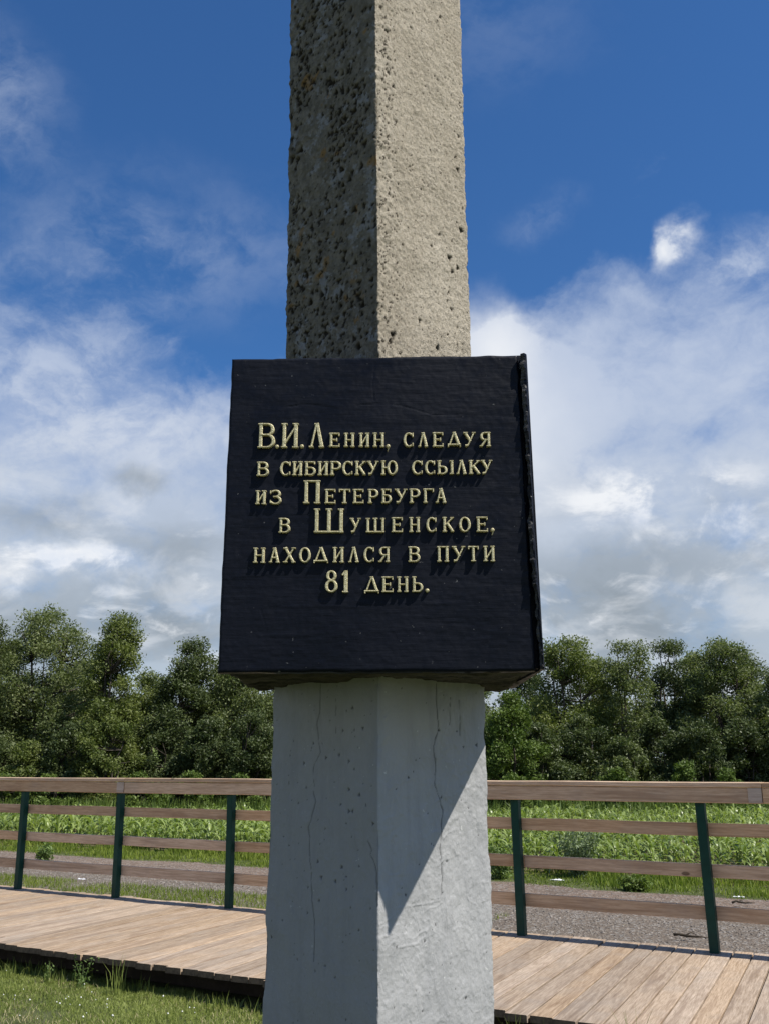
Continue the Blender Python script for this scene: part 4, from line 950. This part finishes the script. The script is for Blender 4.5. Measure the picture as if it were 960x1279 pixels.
TREES = [
 (-18, 770, 42, 37, 'leafC', 'dark crown cut by the left edge of the photo beside the tallest tree', 101, dict(clumps=40)),
 (66, 757, 72, 38, 'leafA', 'tallest tree, broad and bushy with a feathery top, near the left edge', 102, dict(clumps=78, tufts=18)),
 (151, 768, 34, 36, 'leafB', 'slim upright tree standing clear above its neighbours left of the block', 103, dict(clumps=56, slim=1.0, tufts=20)),
 (186, 838, 30, 40, 'leafB', 'small thin-crowned tree with a gap under it where the hill shows', 104, dict(clumps=20, low=.45, tufts=12)),
 (240, 799, 40, 37, 'leafC', 'dark leafy tree rising just left of the black block', 105, dict(clumps=48, low=.05)),
 (305, 812, 52, 38, 'leafA', 'round tree half hidden behind the left lower corner of the block', 106, dict(clumps=54)),
 (388, 815, 66, 39, 'leafC', 'tree behind the pillar, only its left fringe in view', 107, dict(clumps=50)),
 (500, 812, 66, 40, 'leafA', 'tree standing directly behind the pillar', 116, dict(clumps=50)),
 (585, 838, 50, 39, 'leafA', 'tree behind the pillar with its right fringe in view', 108, dict(clumps=46)),
 (634, 866, 34, 33.5, 'leafD', 'low bright green tree just right of the painted pillar', 109, dict(clumps=34, low=.04)),
 (708, 794, 54, 38, 'leafB', 'broad light green tree just right of the black block', 110, dict(clumps=70, tufts=18)),
 (782, 801, 36, 37, 'leafA', 'narrow tree with see-through crown right of the broad light green one', 111, dict(clumps=34, tufts=13)),
 (832, 800, 34, 40, 'leafC', 'dark narrow tree between the see-through one and the large right-hand one', 112, dict(clumps=40)),
 (898, 798, 50, 38, 'leafA', 'large tree with domed top near the right edge', 113, dict(clumps=66, tufts=17)),
 (966, 838, 34, 36, 'leafA', 'lower tree cut by the right edge of the photo', 114, dict(clumps=34)),
 (748, 822, 34, 43, 'leafA', 'tree set back between the broad light green one and the narrow one', 121, dict(clumps=40)),
 (866, 815, 36, 43, 'leafB', 'light tree set back behind the dark narrow one', 122, dict(clumps=44)),
 (938, 822, 34, 43, 'leafC', 'darker tree set back behind the large domed one on its right', 123, dict(clumps=40)),
 (660, 838, 38, 42, 'leafC', 'dark tree set back behind the low bright green one', 124, dict(clumps=40)),
 (108, 822, 40, 43, 'leafC', 'dark tree set back between the tallest and the slim upright one', 125, dict(clumps=40)),
 (278, 828, 40, 43, 'leafB', 'lighter tree set back between the dark leafy tree and the block', 126, dict(clumps=40)),
 (20, 800, 40, 43, 'leafB', 'tree set back left of the tallest one', 127, dict(clumps=40)),
 (1040, 800, 50, 38, 'leafC', 'tree just beyond the right edge of the photo', 115, dict(clumps=40)),
]
for px, ty, hw, di, mt, lb, sd_, kw in TREES: make_tree('tree', px, ty, hw, di, mt, lb, sd_, group=G, **kw)
GS = 'shrubs at the foot of the trees'
SHR = [(-5, 925, 30, 35.0, 'leafC', 'dark shrub at the left edge under the big tree'), (38, 930, 26, 34.5, 'leafB', 'rounded shrub above the leftmost post'), (92, 905, 34, 35, 'leafC', 'tall dark shrub under the tallest tree'),
       (140, 893, 38, 34.5, 'leafB', 'tall olive shrub below the slim upright tree'), (205, 915, 30, 35.5, 'leafC', 'dark shrub below the hillside gap'), (262, 900, 34, 35, 'leafC', 'dark shrub above the third post from the left'), (315, 890, 36, 35, 'leafC', 'large shrub beside the painted pillar on its left'),
       (395, 900, 50, 36, 'leafC', 'shrub behind the left side of the pillar'), (500, 900, 55, 36, 'leafC', 'shrub directly behind the pillar'), (590, 905, 40, 36, 'leafC', 'shrub behind the right side of the pillar'),
       (668, 905, 36, 34.5, 'leafC', 'tall shrub under the broad light green tree'), (725, 895, 36, 35.5, 'leafC', 'dark shrub between the two light shrubs right of the pillar'), (772, 925, 34, 34.5, 'leafA', 'grey-green shrub under the see-through tree'), (815, 900, 34, 36, 'leafC', 'tall dark shrub left of the right-hand post'),
       (872, 905, 36, 35, 'leafC', 'dark shrub above the right-hand post'), (925, 900, 36, 35.5, 'leafC', 'shrub under the large domed tree'), (975, 905, 32, 35, 'leafC', 'dark shrub at the right edge'),
       (855, 957, 26, 32.2, 'leafD', 'small bright green bush peeping over the top rail'), (905, 966, 20, 32, 'leafD', 'smallest bright bush over the top rail near the right edge'), (770, 965, 24, 32, 'leafD', 'low bush over the rail in the middle of the right span'),
       (60, 975, 34, 31.5, 'leafD', 'low bright bush behind the rail between the first two posts'), (175, 972, 30, 31.5, 'leafD', 'low green bush right of the second post'), (240, 970, 30, 31.8, 'leafD', 'low green bush left of the third post'), (300, 974, 26, 31.5, 'leafD', 'low green bush beside the pillar'), (640, 972, 28, 31.5, 'leafD', 'low green bush above the post right of the pillar'), (5, 972, 26, 31.5, 'leafD', 'low green bush at the left edge')]
for k, (px, ty, hw, di, mt, lb) in enumerate(SHR):
    make_tree('shrub', px, ty, hw, di, mt, lb, 300 + k, cat='shrub', low=.02, clumps=30 if ty < 940 else 14, per=40, tufts=15, size=.055, group=GS, stems=3)
# far wood behind, closing the gaps near the ground
C_ = []
for k in range(620):
    x = RNG.uniform(-75, 75); 
    if -13.8 < x < -9.8 : continue
    C_.append((x, RNG.uniform(46, 52), RNG.uniform(.2, 3.6)))
rngw = np.random.default_rng(5); C_ = np.repeat(np.array(C_), 12, 0) + rngw.normal(0, .8, (len(C_) * 12, 3)); C_[:, 2] = np.clip(C_[:, 2], .1, None)
V, F, r = leaves(C_, 14, .35, .15, rngw); tag(link('far_thicket', np_mesh('far_thicket', V, F, fattrs={'rnd': r}), M['leafC']), kind='stuff', label='dark thicket filling the ground behind the trees', cat='thicket')

# ------------------------------------------------------------------ weeds, litter, twigs
def at_edge(x, t_=5.26):
    # point on the ground along the near edge of the boardwalk that shows at photo column x
    k = (x - W / 2) / FPX; a_, b_ = math.cos(PITCH), -CAMZ * math.sin(PITCH)
    s_ = (k * (t_ * NY * a_ + b_) - t_ * NX) / (UX - k * UY * a_); return st(s_, t_, 0)
def weed(name, x, y, hgt, n, mat, label, seed, wid=.012, z=0.0, cat='weed', spread=.35):
    r = np.random.default_rng(seed); p = on_z(x, y, z) if y else at_edge(x); root = empty(name, p); tag(root, label, cat)
    b = MB(); tips = []
    for k in range(max(2, n // 5)):
        a_ = r.uniform(0, 6.28); L = hgt * r.uniform(.6, 1); tx, ty_ = math.cos(a_) * spread * L, math.sin(a_) * spread * L
        b.tube([(0, 0, 0), (tx * .35, ty_ * .35, L * .5), (tx, ty_, L)], [.004, .003, .001], 4); tips.append((tx, ty_, L))
    b.build('stem', mat, root)
    C = []
    for tx, ty_, L in tips:
        for i in range(7): f = .2 + .8 * i / 6; C.append((tx * f ** 1.4, ty_ * f ** 1.4, L * f))
    V, F, rr = leaves(np.array(C), max(3, n // 3), wid * 2.2, wid, r)
    V[:, 2] = np.maximum(V[:, 2], .002)
    link('leaves', np_mesh('leaves', V, F, fattrs={'rnd': rr}), mat, root); return root
weed('weed_plant', 103, 0, .20, 16, M['weed'], 'leafy green weed growing at the plank ends, second tuft from the left', 1, .014)
weed('weed_plant', 58, 0, .2, 14, M['weed'], 'small weed at the plank ends between two grass tufts on the left', 2, .01)
def tuft(x, y, hgt, n, label, seed, z=0.0, sp=.03):
    p = at_edge(x); r = np.random.default_rng(seed); pts = np.zeros((n, 3)); pts[:, :2] = r.normal(0, sp, (n, 2))
    o = blades('grass_tuft', pts, hgt * r.uniform(.5, 1, n), .005, .28, M['lawn']); o.location = p; tag(o, label, 'grass tuft', 'tall grass tufts at the boardwalk edge')
tuft(12, 1212, .13, 40, 'tall grass tuft at the far left end of the plank edge', 5); tuft(146, 1230, .29, 22, 'tallest thin grass tuft leaning over the planks left of the pillar', 6)
tuft(60, 1216, .20, 9, 'wispy grass tuft beside the small weed on the left', 7); tuft(275, 1246, .12, 30, 'short tuft under the planks close to the pillar', 8); tuft(805, 1372, .40, 18, 'grass blades rising in front of the planks at bottom right', 9); tuft(640, 1322, .26, 24, 'grass tuft at the foot of the planks right of the pillar', 10); tuft(682, 1330, .24, 20, 'second grass tuft under the planks right of the pillar', 11)
weed('wormwood_bush', 722, 1096, .62, 90, M['wormwood'], 'greyish feathery weed bush in front of the corn right of the pillar', 12, .028, cat='bush', spread=.45)
weed('weed_plant', 55, 1075, .22, 40, M['weed'], 'dark leafy weed in the verge between the first two posts', 13, .03)
weed('weed_plant', 795, 1112, .12, 60, M['leafD'], 'low dark weed patch at the road edge in the right span', 14, .03, spread=1.2)
weed('wormwood_bush', 625, 1098, .40, 50, M['weed'], 'dense green weed beside the pillar at the road edge', 15, .03, cat='bush')
def litter(x, y, sz, label, seed):
    r = np.random.default_rng(seed); p = on_z(x, y, 0.008); n = 9; V, F = [], []
    for i in range(n):
        for j in range(6): V.append(((i / (n - 1) - .5) * sz * 2.2, (j / 5 - .5) * sz, .02 * sz * 10 * abs(r.normal(0, .5)) * (1 if 0 < i < n - 1 and 0 < j < 5 else .1)))
    idx = np.arange(n * 6).reshape(n, 6); F = np.stack([idx[:-1, :-1], idx[1:, :-1], idx[1:, 1:], idx[:-1, 1:]], -1).reshape(-1, 4)
    V = np.array(V); V2 = V.copy(); V2[:, 2] -= .004; F2 = F[:, ::-1] + len(V)
    o = link('plastic_litter', np_mesh('plastic_litter', np.concatenate([V, V2]), np.concatenate([F, F2])), M['litter']); o.location = p; o.rotation_euler = (0, 0, r.uniform(-.5, .2)); tag(o, label, 'litter')
litter(695, 1099, .085, 'crumpled white plastic scrap in the verge right of the pillar', 1); litter(922, 1120, .06, 'small flat white scrap by the verge near the right edge', 2); litter(102, 1098, .05, 'small white scrap on the road left of the second post', 3)
def twig(x, y, L, label, seed, rz):
    r = np.random.default_rng(seed); p = on_z(x, y, .03); b = MB()
    pl = [(-L / 2 + L * i / 6, r.normal(0, .02), .012 + abs(r.normal(0, .012))) for i in range(7)]; b.tube(pl, [.013, .012, .012, .010, .009, .006, .003], 6)
    b.tube([pl[2], (pl[2][0] + L * .15, .07, .04), (pl[2][0] + L * .3, .11, .02)], [.008, .006, .002], 5); b.tube([pl[4], (pl[4][0] + L * .1, -.06, .03)], [.006, .002], 5)
    o = b.build('fallen_twig', M['stick'], None, True); o.location = p; o.rotation_euler = (0, 0, rz); tag(o, label, 'twig')
twig(862, 1172, .30, 'dark dead twig lying on the gravel left of the right-hand post', 1, -.4); twig(928, 1130, .26, 'dark forked twig on the road near the right edge', 2, 0)
